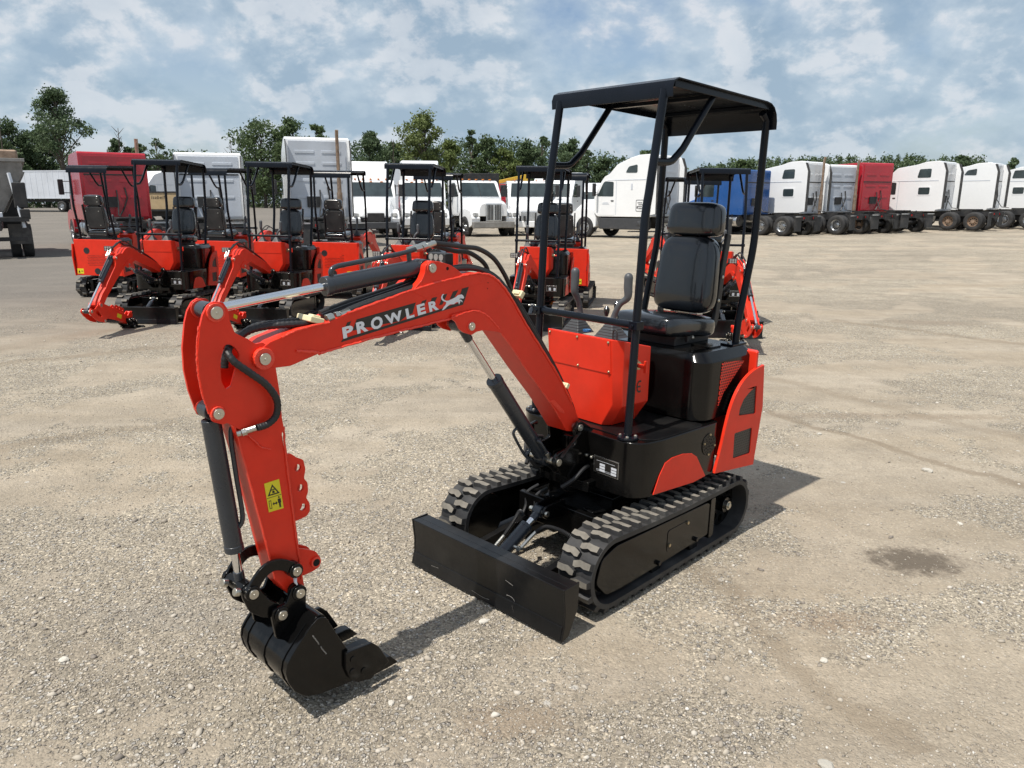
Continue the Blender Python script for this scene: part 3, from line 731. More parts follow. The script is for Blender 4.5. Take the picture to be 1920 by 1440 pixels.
    for (bx_, by_), tp in levs:
        mb = MB()
        for i in range(6):
            z0 = topz - .014 + i * .0125; s0 = .060 - i * .0072
            mb.add([(bx_ + a * (s0 - (0 if j == 0 else .008)), by_ + b_ * (s0 - (0 if j == 0 else .008)), z0 + (0 if j == 0 else .0125)) for j in (0, 1) for a, b_ in ((-1, -1), (1, -1), (1, 1), (-1, 1))],
                   [(3, 2, 1, 0), (4, 5, 6, 7), (0, 1, 5, 4), (1, 2, 6, 5), (2, 3, 7, 6), (3, 0, 4, 7)])
        lv = U(mb.build('control_lever', M['boot'], root, bev=.003))
        b0 = Vector((bx_, by_, topz + .035)); tpv = Vector(tp); dxy = tpv - b0
        pts = [b0, b0 + Vector((-.010, .004, .05)), b0 + dxy * .42 + Vector((-.004, .004, 0)), tpv - Vector((0, 0, .115)), tpv - Vector((0, 0, .065)), tpv - Vector((0, 0, .022))]
        pp_ = spline(pts, 6); Ls = [0]
        for i in range(1, len(pp_)): Ls.append(Ls[-1] + (pp_[i] - pp_[i - 1]).length)
        rs = [.0205 - .0065 * min(1, l / .05) + .0066 * float(smooth(.40, .85, l / Ls[-1])) for l in Ls]
        for a_ in (20, 40, 58, 74, 86): pp_.append(tpv - Vector((0, 0, .022)) + Vector((0, 0, .022 * math.sin(R(a_))))); rs.append(.0206 * math.cos(R(a_)))
        MB().tube(pp_, rs, 16).build('lever_grip', M['plast'], lv)
    if detail:
        for xx, yy, zt_ in ((-.01, -.055, 1.21), (-.02, .0, 1.24), (-.05, -.03, 1.175)):
            mb = MB(); mb.cyl((xx, yy, 1.05), (xx, yy, zt_ - .04), .005, 8); sl_ = U(mb.build('small_lever', M['steel'], root))
            MB().tube([(xx, yy, zt_ - .048), (xx, yy, zt_ - .03), (xx, yy, zt_ - .012), (xx, yy, zt_)], [.008, .014, .015, .006], 12).build('knob', M['vinyl'], sl_)
        mb = MB(); mb.cyl((.10, -.08, topz), (.10, -.08, topz + .012), .02, 20); gg = U(mb.build('gauge', mat('gauge_blue', (.02, .12, .3), .2), root, bev=.002))
        mb = MB(); mb.tube(spline([(.13, .11, topz - .01), (.13, .11, topz + .03), (.13, .13, topz + .035), (.13, .135, topz)], 5), .004, 6); U(mb.build('hook', M['chassis'], root))
    # nameplate on the front
    def fp_(u_, v_):
        o, d = _ray(u_, v_); f = lambda q: Vector((_uc * q.x + _us * q.y, -_us * q.x + _uc * q.y, q.z)); o = f(o); d = f(d); k_ = (.2735 - o.x) / d.x; q = o + d * k_; return q.y, q.z
    c4 = [(.152, .484), (.300, .484), (.300, .564), (.152, .564)]
    mb = MB(); mb.yz(c4, .268, .2745); npl = U(mb.build('nameplate', M['alu'], root, bev=.0005))
    mb = MB(); mb.yz([(.156, .488), (.296, .488), (.296, .560), (.156, .560)], .2745, .2752); mb.build('nameplate_field', M['decal'], npl)
    mb = MB()
    for i in range(3):
        for y0_ in (.190, .258): z0_ = .534 - i * .0135 - (.002 if y0_ > .2 else 0); mb.yz([(y0_, z0_), (y0_ + .031, z0_), (y0_ + .031, z0_ - .0105), (y0_, z0_ - .0105)], .2752, .2757)
    if detail:
        for z0_ in (.545, .497, .503): mb.yz([(.17, z0_), (.28, z0_), (.28, z0_ - .0012), (.17, z0_ - .0012)], .2752, .2756)
    mb.build('nameplate_print', M['trailer'], npl)
    # swing bracket in front of the body
    mb = MB()
    mb.xz(rnd([(.18, .44), (.36, .44), (.46, .50), (PCL[0] + .03, PCL[1] + .01), (PCL[0] - .01, PCL[1] + .04), (.36, .62), (PF[0] + .03, PF[1]), (PF[0] - .01, PF[1] + .035), (.22, .66)], .02), .068, .088)
    mb.xz(rnd([(.18, .44), (.36, .44), (.46, .50), (PCL[0] + .03, PCL[1] + .01), (PCL[0] - .01, PCL[1] + .04), (.36, .62), (PF[0] + .03, PF[1]), (PF[0] - .01, PF[1] + .035), (.22, .66)], .02), -.088, -.068)
    mb.cyl((.28, 0, .36), (.28, 0, .64), .055, 24); mb.box((.24, 0, .42), (.20, .30, .05)); mb.box((.30, 0, .52), (.10, .13, .06))
    mb.build('swing_bracket', M['black'], root, bev=.005)
    if detail:
        MB().tube([(.36, -.19, .48), (.36, -.19, .66), (.33, -.19, .66)], .012, 8).build('bracket_stay', M['black'], root)
        for pts in ([(.42, .06, .42), (.39, .10, .46), (.33, .11, .50), (.28, .10, .50)], [(.47, -.12, .50), (.40, -.15, .56), (.34, -.13, .60)], [(.5, -.10, .56), (.45, -.13, .62), (.36, -.12, .61)]):
            MB().tube(spline(pts, 8), .010, 8).build('hydraulic_hose', M['hose'], root)
        for yy, zz in ((.108, .552), (.138, .549)): U(MB().tube([(.270, yy, zz), (.280, yy, zz), (.284, yy, zz)], [.008, .008, .003], 10).build('grease_nipple', M['steel'], root))
    pin(PF, I, .088, root, m='black', boss=.028); pin(PCL, I, .088, root, r=.017, m='black', boss=.027)
    # bracket stay bar seen beside the foot pin
    MB().bar((PF[0] + .005, .098, PF[1] - .02), (PCL[0] - .01, .098, PCL[1] + .02), .006, .018, up=(0, 1, 0)).build('tie_bar', M['black'], root, bev=.002)

    # ---- seat
    def cushion(nm, c, d, bv, rx_=0, parent=None, taper=0.0):
        mb = MB()
        if d[0] > d[2]:
            mb.pillow((d[2], d[1], d[0]), .30, .45); mb.v = [(p[2], p[1], p[0]) for p in mb.v]
        else: mb.pillow(d, .40, .50, taper=taper)
        o = mb.build(nm, M['vinyl'], parent or root, ang=180)
        o.location = c; o.rotation_euler = (0, rx_, 0); return o
    seat_root = U(cushion('seat_cushion', (-.40, .01, 1.100), (.43, .39, .115), .042, R(-5)))
    if detail:
        pass
    U(cushion('backrest', (-.560, .018, 1.345), (.125, .345, .395), .048, R(-7), taper=.16))
    U(cushion('headrest', (-.600, .022, 1.625), (.115, .315, .172), .043, R(-7), taper=.08))
    mb = MB(); mb.box((-.45, 0, 1.030), (.30, .30, .045)); mb.box((-.45, 0, 1.058), (.34, .34, .018)); U(mb.build('seat_base', M['chassis'], root, bev=.004))
    mb = MB()
    for s in (-1, 1):
        P_ = spline([(-.36, 1.062), (-.50, 1.065), (-.575, 1.10), (-.60, 1.20), (-.615, 1.35), (-.65, 1.56)], 6)
        a_ = [(p[0], p[1]) for p in P_]; 
        off = [(p[0] - .036, p[1] - .01) for p in P_]; off[0] = (P_[0][0], P_[0][1] - .036)
        mb.xz(a_ + list(reversed(off)), s * .165, s * .185)
    mb.box((-.635, .0, 1.345), (.014, .30, .34), Matrix.Rotation(R(-7), 3, 'Y')); mb.box((-.675, .0, 1.62), (.014, .27, .14), Matrix.Rotation(R(-7), 3, 'Y'))
    mb.box((-.63, 0, 1.53), (.02, .16, .05))
    sf = U(mb.build('seat_frame', M['chassis'], root, bev=.004))
    for x_, z_ in ((-.40, 1.048), (-.52, 1.055), (-.607, 1.22), (-.628, 1.34)):
        MB().tube([(x_, .185, z_), (x_, .190, z_), (x_, .194, z_)], [.009, .009, .004], 8).build('bolt', M['steel'], sf)
    mb = MB()
    for yy in (-.11, .11):
        for zz in (1.22, 1.45, 1.60, 1.66): mb.cyl((-.66 - (zz - 1.2) * .09, yy, zz), (-.672 - (zz - 1.2) * .09, yy, zz), .008, 8)
    mb.build('backrest_screw', M['steel'], sf)

    # ---- canopy
    zf, zr = 2.207, 2.18; xf, xr = .085, -.735; yw = .348
    pr = [(xf + .028, zf - .080), (xf + .031, zf - .042), (xf + .020, zf - .014), (xf - .012, zf)] + [(xr + .10, zr + .002), (xr + .06, zr - .004), (xr + .028, zr - .020), (xr + .006, zr - .048), (xr - .004, zr - .082), (xr - .005, zr - .120)]
    inn = [(p[0], p[1] - .006) for p in pr]; inn[0] = (pr[0][0] - .005, pr[0][1]); inn[1] = (pr[1][0] - .005, pr[1][1]); inn[2] = (pr[2][0] - .004, pr[2][1] - .005)
    inn[-1] = (pr[-1][0] + .005, pr[-1][1]); inn[-2] = (pr[-2][0] + .005, pr[-2][1]); inn[-3] = (pr[-3][0] + .003, pr[-3][1] - .005)
    # two ridges: the roof sheet is cranked
    mb = MB(); mb.xz(pr + list(reversed(inn)), -yw, yw); rf = U(mb.build('canopy_roof', M['canopy'], root, bev=.0015))
    mb = MB()
    for s in (-1, 1): mb.xz([(xf - .01, zf - .006), (xr + .04, zr - .002), (xr + .04, zr - .032), (xf - .01, zf - .036)], s * (yw - .022), s * (yw - .018))
    for xx in (xf - .05, -.30, xr + .06): mb.box((xx, 0, zr + (zf - zr) * (xx - xr) / (xf - xr) - .020), (.03, .62, .018))
    mb.build('roof_rib', M['canopy'], rf, bev=.002)
    for s in (-1, 1):
        yy = s * .30
        mb = MB(); mb.tube([(.222, yy, .675), (.205, yy, 1.18), (.186, yy, 1.64), (.180, yy, 1.69), (.170, yy, 1.74), (.105, yy, 2.16)], .0185, 16)
        ps = U(mb.build('front_post', M['canopy'], root))
        mb = MB(); mb.cyl((.222, yy, zp + .002), (.222, yy, zp + .014), .048, 28); mb.build('post_flange', M['canopy'], ps, bev=.002)
        if detail:
            for a in range(4): MB().tube([(.222 + .034 * math.cos(a * 1.571 + .6), yy + .034 * math.sin(a * 1.571 + .6), zp + .014 + dz) for dz in (0, .006, .009)], [.0085, .0085, .004], 8).build('bolt', M['steel'], ps)
        mb = MB(); mb.box((.205, yy, 1.182), (.052, .046, .038)); mb.cyl((.23, yy, 1.182), (.238, yy, 1.182), .008, 8); mb.build('clamp', M['canopy'], ps, bev=.003)
        mb = MB(); mb.tube([(-.615, yy, 1.0), (-.625, yy, 1.12), (-.700, yy, 1.46), (-.708, yy, 1.52), (-.712, yy, 1.58), (-.722, yy, 2.10), (-.68, yy, 2.135)], .0185, 16)
        rp2 = U(mb.build('rear_post', M['canopy'], root)); mb = MB(); mb.box((-.60, yy, 1.012), (.13, .075, .010)); mb.build('post_plate', M['canopy'], rp2, bev=.002)
        if detail:
            for x_ in (-.555, -.645): MB().tube([(x_, yy, 1.016), (x_, yy, 1.024), (x_, yy, 1.027)], [.009, .009, .004], 6).build('bolt', M['steel'], rp2)
        mb = MB(); mb.tube(spline([(.150, yy, 1.87), (.04, yy, 1.875), (-.005, yy, 1.90), (-.05, yy, 1.935)], 5) + [Vector((-.25, yy, 2.165))], .0155, 12)
        U(mb.build('roof_brace', M['canopy'], root))
    mb = MB(); mb.tube([(.205, -.30, 1.182), (.205, .30, 1.182)], .0165, 14); U(mb.build('crossbar', M['canopy'], root))

    # ---- boom
    bo = [(479, 677), (480, 662), (490, 653), (506, 641), (527, 632), (562, 616), (618, 603), (652, 586), (722, 561), (788, 538), (830, 527), (870, 516), (895, 511.5), (912, 513), (926, 519), (940, 530), (954, 550),
          (987, 607), (1013, 648), (1042, 695), (1072, 752), (1084, 782), (1088, 798), (1080, 810), (1062, 808), (1029, 752), (987, 694), (939, 623), (925, 603), (910, 592), (880, 590), (847, 598), (722, 629), (597, 664), (560, 680), (545, 686.5), (517, 690), (498, 689), (486, 686)]
    bp_ = Bl(bo, .058)
    mb = ext(MB(), bp_, -.058, .058, TB); boom = mb.build('boom', M['red'], root, bev=.003, ang=28)
    # weld beads along the edges
    def bead(px, T, y=.060, r=.0042, nm='weld_bead', parent=None, src=None):
        P_ = [T(B(a, b_, y)) for a, b_ in px]; pts = spline([(p[0], y, p[1]) for p in P_], 10)
        rr2 = random.Random(3); pts = [p + Vector((rr2.uniform(-.0012, .0012), 0, rr2.uniform(-.0012, .0012))) for p in pts]
        MB().tube(pts, [r * rr2.uniform(.8, 1.2) for _ in pts], 6).build(nm, M['redweld'], parent)
    if detail:
        bead([(652, 587), (722, 562), (788, 539), (850, 522), (895, 512.5), (926, 520), (954, 551), (987, 608), (1042, 696), (1072, 754)], TB, parent=boom)
        bead([(600, 662.5), (660, 645), (722, 628), (790, 611), (847, 597)], TB, parent=boom)
        bead([(930, 612), (960, 652), (987, 693), (1029, 751), (1050, 786)], TB, parent=boom, r=.003)
        bead([(555, 658), (590, 660), (600, 664)], TB, parent=boom)
        bead([(527, 633), (562, 617), (618, 604)], TB, parent=boom)
    # cylinder ear on top
    ear = rnd(Bl([(772, 546), (790, 526), (796, 512), (798, 497), (808, 489), (822, 490), (845, 497), (858, 506), (870, 517), (900, 514), (905, 530), (800, 560)], .058), .008, 3)
    mb = both(MB(), ear, .030, .0595, TB); be_ = mb.build('cylinder_ear', M['red'], boom, bev=.003)
    if detail:
        hc = TB(B(838.5, 503.5, .058)); MB().cyl((hc[0], .0590, hc[1]), (hc[0], .0600, hc[1]), .0065, 14).build('ear_hole', MATS['void_black'], boom)
    # elbow gusset with the boom cylinder's upper pin
    gus = rnd(Bl([(847, 598), (855, 604), (862, 618), (870, 624), (884, 628), (893, 622), (906, 619), (925, 621), (942, 625), (928, 603), (908, 588), (892, 583), (870, 584), (846, 590)], .064), .004, 2)
    mb = both(MB(), gus, .056, .0665, TB); gb = mb.build('elbow_gusset', M['red'], boom, bev=.002)
    if detail:
        bead([(846, 597), (862, 590), (880, 584), (893, 583), (908, 588), (922, 600), (936, 616)], TB, y=.067, r=.003, parent=gb)
        for q in ((915, 530), (914, 541)):
            c2 = TB(B(*q, .058)); MB().cyl((c2[0], .0575, c2[1]), (c2[0], .0588, c2[1]), .0022, 8).build('rivet_hole', MATS['void_black'], boom)
        # oblong pad near the foot
        mb = ext(MB(), rnd(Bl([(1030, 752), (1038, 749), (1057, 770), (1058, 775), (1049, 773)], .058), .003, 2), .058, .0605, TB); mb.build('foot_pad', M['redweld'], boom, bev=.001)
        # decal, letters and the leaping cat
        k_ = 6.4
        def dz(pl, y0_, y1_, mm, nm, T=TB):
            mb = MB()
            for p in pl: ext(mb, [B(620 + a / k_, 520 + b_ / k_, .058) for a, b_ in p], y0_, y1_, T)
            return mb.build(nm, M[mm], boom, smooth=False)
        dz([[(120, 780), (150, 734), (1300, 386), (1440, 335), (1600, 285), (1588, 328), (1320, 408)],
            [(262, 640), (310, 505), (1020, 302), (982, 432), (900, 470), (840, 520), (760, 540), (640, 560), (600, 572), (500, 600), (430, 600)],
            [(200, 540), (246, 525), (222, 582), (176, 592)], [(1096, 285), (1152, 266), (1118, 350), (1060, 366)], [(1216, 246), (1278, 234), (1240, 320), (1180, 330)],
            [(1350, 208), (1398, 196), (1340, 326), (1300, 336)], [(1468, 172), (1532, 152), (1482, 245), (1428, 262)], [(1576, 136), (1656, 114), (1604, 284), (1530, 312), (1540, 240)]], .0581, .0587, 'decal', 'boom_decal')
        cat = [(1352, 198), (1335, 208), (1322, 238), (1328, 265), (1346, 284), (1372, 292), (1385, 302), (1378, 326), (1355, 356), (1342, 378), (1332, 396), (1352, 390), (1378, 368), (1400, 345), (1430, 324), (1476, 322),
               (1506, 298), (1530, 298), (1538, 326), (1550, 300), (1552, 284), (1564, 284), (1574, 302), (1578, 284), (1562, 268), (1536, 264), (1556, 250), (1590, 256), (1598, 240), (1584, 215), (1566, 204), (1524, 214), (1502, 235), (1450, 262), (1410, 280), (1384, 281), (1362, 272), (1344, 254), (1339, 236), (1345, 215), (1358, 204)]
        dz([cat], .0588, .0597, 'white', 'leaping_cat_emblem')
        # letters: each traced where it stands, baseline from P to R
        base = {'P': (150, 738, 132, 604, 128), 'R': (318, 680, 298, 546, 132), 'O': (488, 640, 470, 494, 142), 'W': (668, 572, 640, 455, 205), 'L': (912, 502, 890, 380, 92), 'E': (1046, 460, 1026, 335, 96), 'r': (1186, 418, 1166, 300, 110)}
        for ch, (x0, y0_, x1_, y1_, wd) in base.items():
            v2, f2 = text_polys(ch.upper() if ch != 'r' else 'R', 1.0, .045)
            mnx = min(p[0] for p in v2); mxx = max(p[0] for p in v2); mny = min(p[1] for p in v2); mxy = max(p[1] for p in v2)
            slope = (-.305)
            def mp(p, yy):
                a = (p[0] - mnx) / (mxx - mnx); b_ = (p[1] - mny) / (mxy - mny)
                px = x0 + (x1_ - x0) * b_ + wd * a; py = y0_ + (y1_ - y0_) * b_ + slope * wd * a
                q = TB(B(620 + px / k_, 520 + py / k_, .058)); return (q[0], yy, q[1])
            mb = MB(); mb.add([mp(p, .0597) for p in v2], f2); mb.build('letter_' + ch.lower(), M['white'], boom, smooth=False)
    pin(PP, TB, .066, root, r=.0185, boss=.034); pin(PBT, TB, .056, root, r=.0165, boss=.022); pin(PBE, TB, .064, root, r=.016, boss=.020)

    # ---- arm (dipper)
    apl = rnd(Bl([(389, 573), (400, 565.5), (418, 567), (427, 580), (430, 600), (440, 624), (468, 638), (479, 645), (492, 642), (508, 652), (515, 672), (517, 690), (524, 735), (529, 787), (531.5, 799), (528, 815), (508, 842), (497, 842), (485.8, 832), (468, 818),
              (454, 808), (426, 793), (418, 796), (399, 791), (393, 776), (381.7, 745), (373, 704), (370.5, 662), (374.7, 613), (380, 590)], .055), .004, 2)
    slot = rnd(Bl([(420, 647), (430, 645), (441, 652), (449.5, 665), (440.7, 697), (433.8, 724), (423, 731), (414.5, 714), (412.5, 676)], .055), .006, 2)
    mb = both(MB(), apl, .046, .056, TA, holes=[list(reversed(slot))]); arm = mb.build('arm', M['red'], root, bev=.002)
    box_ = Bl([(452, 770), (516, 770), (527, 797), (537, 860), (557.5, 1018), (572, 1100), (566, 1122), (552, 1122), (540, 1113), (517, 1088), (501, 1026), (468, 900), (437, 797)], .047)
    mb = ext(MB(), box_, -.0455, .0455, TA); mb.build('arm_box', M['red'], arm, bev=.004)
    mb = ext(MB(), Bl([(470, 700), (520, 730), (520, 790), (450, 800)], .05), -.0455, .0455, TA); mb.build('arm_web', M['red'], arm, bev=.003)
    if detail:
        bead([(531, 800), (537, 860), (547, 940), (557, 1016), (566, 1085)], TA, y=.048, r=.004, parent=arm)
        bead([(440, 800), (468, 900), (501, 1026), (516, 1086)], TA, y=.046, r=.003, parent=arm)
        bead([(372, 612), (369, 660), (372, 704), (381, 745), (392, 776)], TA, y=.050, r=.0025, parent=arm)
        bead([(455, 808), (470, 820), (490, 838), (508, 842)], TA, y=.057, r=.002, parent=arm)
    lob = Bl([(535, 853), (545, 850), (556, 858), (569, 862), (573, 880), (570, 897), (577, 905), (578, 922), (574, 933), (581, 944), (581.5, 958), (575, 968), (562, 974), (553, 978)], .03)
    hl = [[(p[0], p[1]) for p in circ(B(a, b_, .03), .0125, 12)] for a, b_ in ((558, 877.5), (563, 915), (568, 951))]
    mb = both(MB(), rnd(lob, .006, 2), .020, .030, TA, holes=[list(reversed(h)) for h in hl]); mb.build('thumb_bracket', M['red'], arm, bev=.002)
    lug = rnd(Bl([(555, 1028), (575, 1030), (592, 1034), (601, 1046), (599, 1062), (588, 1070), (567, 1080), (563, 1060)], .03), .006, 3)
    mb = both(MB(), lug, .020, .032, TA)
    q = TA(B(590.5, 1053, .03)); 
    lg = mb.build('thumb_lug', M['red'], arm, bev=.002)
    MB().cyl((q[0], -.040, q[1]), (q[0], .040, q[1]), .019, 20).build('lug_bush', M['redweld'], lg, bev=.002)
    MB().cyl((q[0], .0395, q[1]), (q[0], .0408, q[1]), .013, 16).build('bush_bore', mat('void_black', (.001, .001, .001), .9), lg)
    pin(PAT, TA, .056, root, r=.0185, boss=.028); pin(PAL, TA, .056, root, r=.0165, boss=.022)
    # warning sticker with its two pictograms
    sy = .0462
    def quad(u0, v0): return TA(B(u0, v0, sy))
    st = [(495, 907), (523, 898), (531.7, 952.5), (504, 960.6)]
    mb = MB(); mb.xz([quad(*p) for p in st], sy, sy + .0008); stk = mb.build('warning_sticker', M['yellow'], root, smooth=False)
    if detail:
        def sq(a, b_):
            (x0, y0_), (x1_, y1_), (x2, y2), (x3, y3) = st
            return quad(x0 * (1 - a) * (1 - b_) + x1_ * a * (1 - b_) + x2 * a * b_ + x3 * (1 - a) * b_, y0_ * (1 - a) * (1 - b_) + y1_ * a * (1 - b_) + y2 * a * b_ + y3 * (1 - a) * b_)
        mb = MB()
        mb.xz([sq(*p) for p in ((.1, .46), (.9, .46), (.5, .10))], sy, sy + .0014, holes=[[sq(*p) for p in ((.24, .42), (.5, .18), (.76, .42))]])
        mb.xz([sq(*p) for p in ((.36, .27), (.64, .27), (.64, .30), (.36, .30))], sy, sy + .0014); mb.xz([sq(*p) for p in ((.45, .32), (.56, .32), (.60, .40), (.42, .40))], sy, sy + .0014)
        mb.xz([sq(*p) for p in ((.02, .515), (.98, .515), (.98, .53), (.02, .53))], sy, sy + .0014)
        mb.xz([sq(*p) for p in ((.10, .62), (.26, .62), (.26, .90), (.10, .90))], sy, sy + .0014, holes=[[sq(*p) for p in ((.13, .64), (.13, .88), (.23, .88), (.23, .64))]])
        mb.xz([sq(*p) for p in ((.32, .76), (.42, .70), (.42, .74), (.56, .74), (.56, .70), (.66, .76), (.56, .82), (.56, .78), (.42, .78), (.42, .82))], sy, sy + .0014)
        mb.xz([sq(*p) for p in ((.70, .64), (.90, .64), (.90, .78), (.86, .78), (.86, .94), (.81, .94), (.80, .80), (.79, .94), (.74, .94), (.74, .78), (.70, .78))], sy, sy + .0014)
        mb.xz([sq(*p) for p in ((.76, .56), (.84, .56), (.84, .62), (.76, .62))], sy, sy + .0014)
        mb.build('sticker_print', M['decal'], stk, smooth=False)

    # ---- cylinders in the boom plane
    def cylinder(nm, a, b_, fb, r, rr_, ywid=.05, rev=False, sleeve=0.0):
        """a = barrel end pin, b = rod end pin (x, z)"""
        A, B_ = Vector((a[0], 0, a[1])), Vector((b_[0], 0, b_[1])); d = (B_ - A).normalized(); Lh = (B_ - A).length
        mb = MB(); mb.cyl(A + d * .03, A + d * fb, r, 28); mb.cyl(A + d * (fb - .02), A + d * (fb + .004), r * 1.06, 28); mb.cyl(A - Vector((0, ywid * .5, 0)), A + Vector((0, ywid * .5, 0)), r * .95, 20)
        c = mb.build(nm, M['grey'], root, bev=.003)
        MB().cyl(A + d * fb, B_ - d * .02, rr_, 20).build('rod', M['chrome'], c)
        mb = MB(); mb.cyl(B_ - Vector((0, ywid * .5, 0)), B_ + Vector((0, ywid * .5, 0)), r * .85, 20); mb.cyl(B_ - d * (.05 + sleeve), B_, rr_ * 1.25, 16); mb.build('rod_eye', M['grey'], c, bev=.002)
        return c, A, B_, d
    ac, A, B_, d = cylinder('arm_cylinder', TB(PBT), TA(PAT), .405, .0305, .0135, .056)
    up_ = Vector((d.z, 0, -d.x)); up_ = up_ if up_.z > 0 else -up_
    mb = MB(); mb.tube(spline([A + d * .375 + up_ * .026, A + d * .375 + up_ * .045, A + d * .355 + up_ * .056, A + d * .30 + up_ * .058, A + d * .10 + up_ * .060, A + d * .02 + up_ * .066], 5), .0085, 12)
    mb.tube([A + d * .05 + up_ * .02, A + d * .05 + up_ * .06], .009, 10); mb.build('oil_pipe', M['grey'], ac)
    mb = MB()
    mb.cyl(A + d * .02 + up_ * .066, A - d * .01 + up_ * .068, .0125, 6); mb.cyl(A - d * .015 + up_ * .068, A - d * .035 + up_ * .071, .0115, 6); mb.cyl(A - d * .035 + up_ * .071, A - d * .075 + up_ * .076, .0105, 10)
    mb.cyl(A + d * .03 + up_ * .062 - Vector((0, .03, 0)), A - d * .02 + up_ * .068 - Vector((0, .03, 0)), .012, 6); mb.cyl(A + d * -.02 + up_ * .068 - Vector((0, .03, 0)), A - d * .055 + up_ * .073 - Vector((0, .03, 0)), .0105, 10)
    mb.build('pipe_fitting', M['steel'], ac, bev=.001)
    # hoses over the elbow
    h0 = A - d * .075 + up_ * .076
    def TBv(x, y, z): q = TB((x, z)); return Vector((q[0], y, q[1]))
    def Bq(u_, v_, y): q = B(u_, v_, y); return TBv(q[0], y, q[1])
    def hose(pts, r=.009, parent=root, n=8): return MB().tube(spline(pts, n), r, 10).build('hydraulic_hose', M['hose'], parent)
    hose([h0, Bq(872, 463, 0), Bq(898, 467, 0), Bq(925, 484, 0), Bq(945, 513, 0), Bq(958, 541, 0), Bq(968, 560, 0), Bq(1000, 615, 0), Bq(1046, 700, 0), Bq(1072, 760, -.01), Bq(1082, 800, -.03)], .0095)
    hose([h0 - Vector((0, .03, 0)) + d * .02, Bq(850, 470, -.035), Bq(880, 474, -.04), Bq(908, 494, -.04), Bq(920, 520, -.04), Bq(940, 535, -.03), Bq(962, 560, -.02), Bq(1000, 622, -.02), Bq(1046, 712, -.02), Bq(1070, 775, -.04)], .0095)
    if detail:
        # two hoses along the boom top down to the arm
        hose([Bq(628, 594, .035), Bq(655, 581, .035), Bq(690, 567, .035), Bq(740, 550, .035), Bq(780, 536, .03), Bq(815, 515, .015), Bq(850, 505, .01), Bq(880, 503, .01), Bq(905, 508, .02), Bq(935, 527, .02), Bq(958, 553, .03), Bq(975, 580, .03), Bq(1010, 640, .035), Bq(1050, 715, .035)], .0105)
        hose([Bq(604, 594, .0), Bq(650, 576, .0), Bq(700, 559, .0), Bq(750, 542, .0), Bq(790, 526, .0), Bq(830, 508, .0), Bq(880, 500, -.02), Bq(930, 520, -.03), Bq(965, 568, -.03), Bq(1010, 648, -.03)], .0105)
        hose([Bq(600, 588, -.035), Bq(650, 568, -.035), Bq(700, 552, -.035), Bq(750, 535, -.035), Bq(795, 517, -.03), Bq(820, 505, -.03)], .0105)
        hose([Bq(655, 584, .02), Bq(700, 566, .018), Bq(750, 548, .018), Bq(790, 534, .015)], .009)
        # spiral-wrapped pair through the slot
        def wrapped(pts):
            P_ = spline(pts, 14); rs = [.0100 + .0016 * abs(math.sin(i * .9)) for i in range(len(P_))]
            return MB().tube(P_, rs, 10).build('hydraulic_hose', M['hose'], root)
        TAq = lambda u_, v_, y: (lambda q: Vector((q[0], y, q[1])))(TA(B(u_, v_, y)))
        wrapped([Bq(606, 604, .03), Bq(570, 607, .03), Bq(535, 609, .02), Bq(500, 612, .0), Bq(468, 620, -.015), TAq(440, 640, -.01), TAq(424, 664, .0), TAq(421, 690, .0)])
        wrapped([Bq(592, 600, -.01), Bq(555, 602, -.01), Bq(520, 606, -.01), Bq(480, 612, -.02), TAq(448, 632, .0), TAq(428, 655, .045), TAq(437, 676, .075), TAq(470, 700, .082), TAq(500, 722, .085), TAq(519, 750, .085), TAq(518, 778, .08), TAq(502, 795, .078), TAq(482, 802, .076)])
        # cream hose clamps
        def clamp(u_, v_, y, sx, sz, rot=0):
            c = Bq(u_, v_, y); mb = MB(); mm = Matrix.Rotation(rot, 3, 'Y'); mb.box(c, (sx, .085, sz), mm); mb.box(c + mm @ Vector((0, .02, sz * .5)), (sx * .6, .03, sz * .6), mm)
            mb.build('hose_clamp', M['clip'], root, bev=.004)
        clamp(582, 598, .02, .052, .020, -.3); clamp(966, 551, .02, .030, .022, .9); clamp(1052, 721, .02, .024, .020, 1.0)
        mb = MB(); mb.cyl(Bq(612, 598, .045), Bq(624, 594, .045), .0145, 6); mb.cyl(Bq(628, 592, .045), Bq(636, 590, .045), .0125, 6); mb.cyl(Bq(637, 590, .045), Bq(655, 584, .045), .0115, 8)
        mb.build('pipe_fitting', M['steel'], root, bev=.001)
        hose([Bq(655, 583, .045), Bq(680, 573, .045), Bq(720, 559, .045), Bq(765, 544, .04), Bq(795, 530, .03)], .009)
    # bucket cylinder
    kl, A2_, B2_, d2 = cylinder('bucket_cylinder', TA(PAL), TK(PL) if True else PL, .47, .0285, .0135, .056)
    sp2 = Vector((0, 1, 0))
    side = Vector((-d2.z, 0, d2.x)); side = side if side.x < 0 else -side
    pa = A2_ + d2 * .10 + side * .02
    mb = MB(); mb.tube(spline([A2_ + d2 * .055 + side * .080 + sp2 * .02, A2_ + d2 * .062 + side * .055 + sp2 * .02, A2_ + d2 * .10 + side * .042 + sp2 * .02, A2_ + d2 * .22 + side * .038 + sp2 * .02, A2_ + d2 * .36 + side * .036 + sp2 * .02, A2_ + d2 * .395 + side * .020 + sp2 * .015], 5), .0075, 12)
    mb.build('oil_pipe', M['grey'], kl)
    if detail:
        TAq = lambda u_, v_, y: (lambda q: Vector((q[0], y, q[1])))(TA(B(u_, v_, y)))
        mb = MB(); mb.cyl(TAq(444, 813, .05), TAq(452, 811, .055), .0105, 8); mb.cyl(TAq(453, 811, .055), TAq(462, 808, .06), .0125, 6); mb.cyl(TAq(462, 808, .06), TAq(481, 802, .076), .0095, 10); mb.build('pipe_fitting', M['steel'], kl, bev=.001)
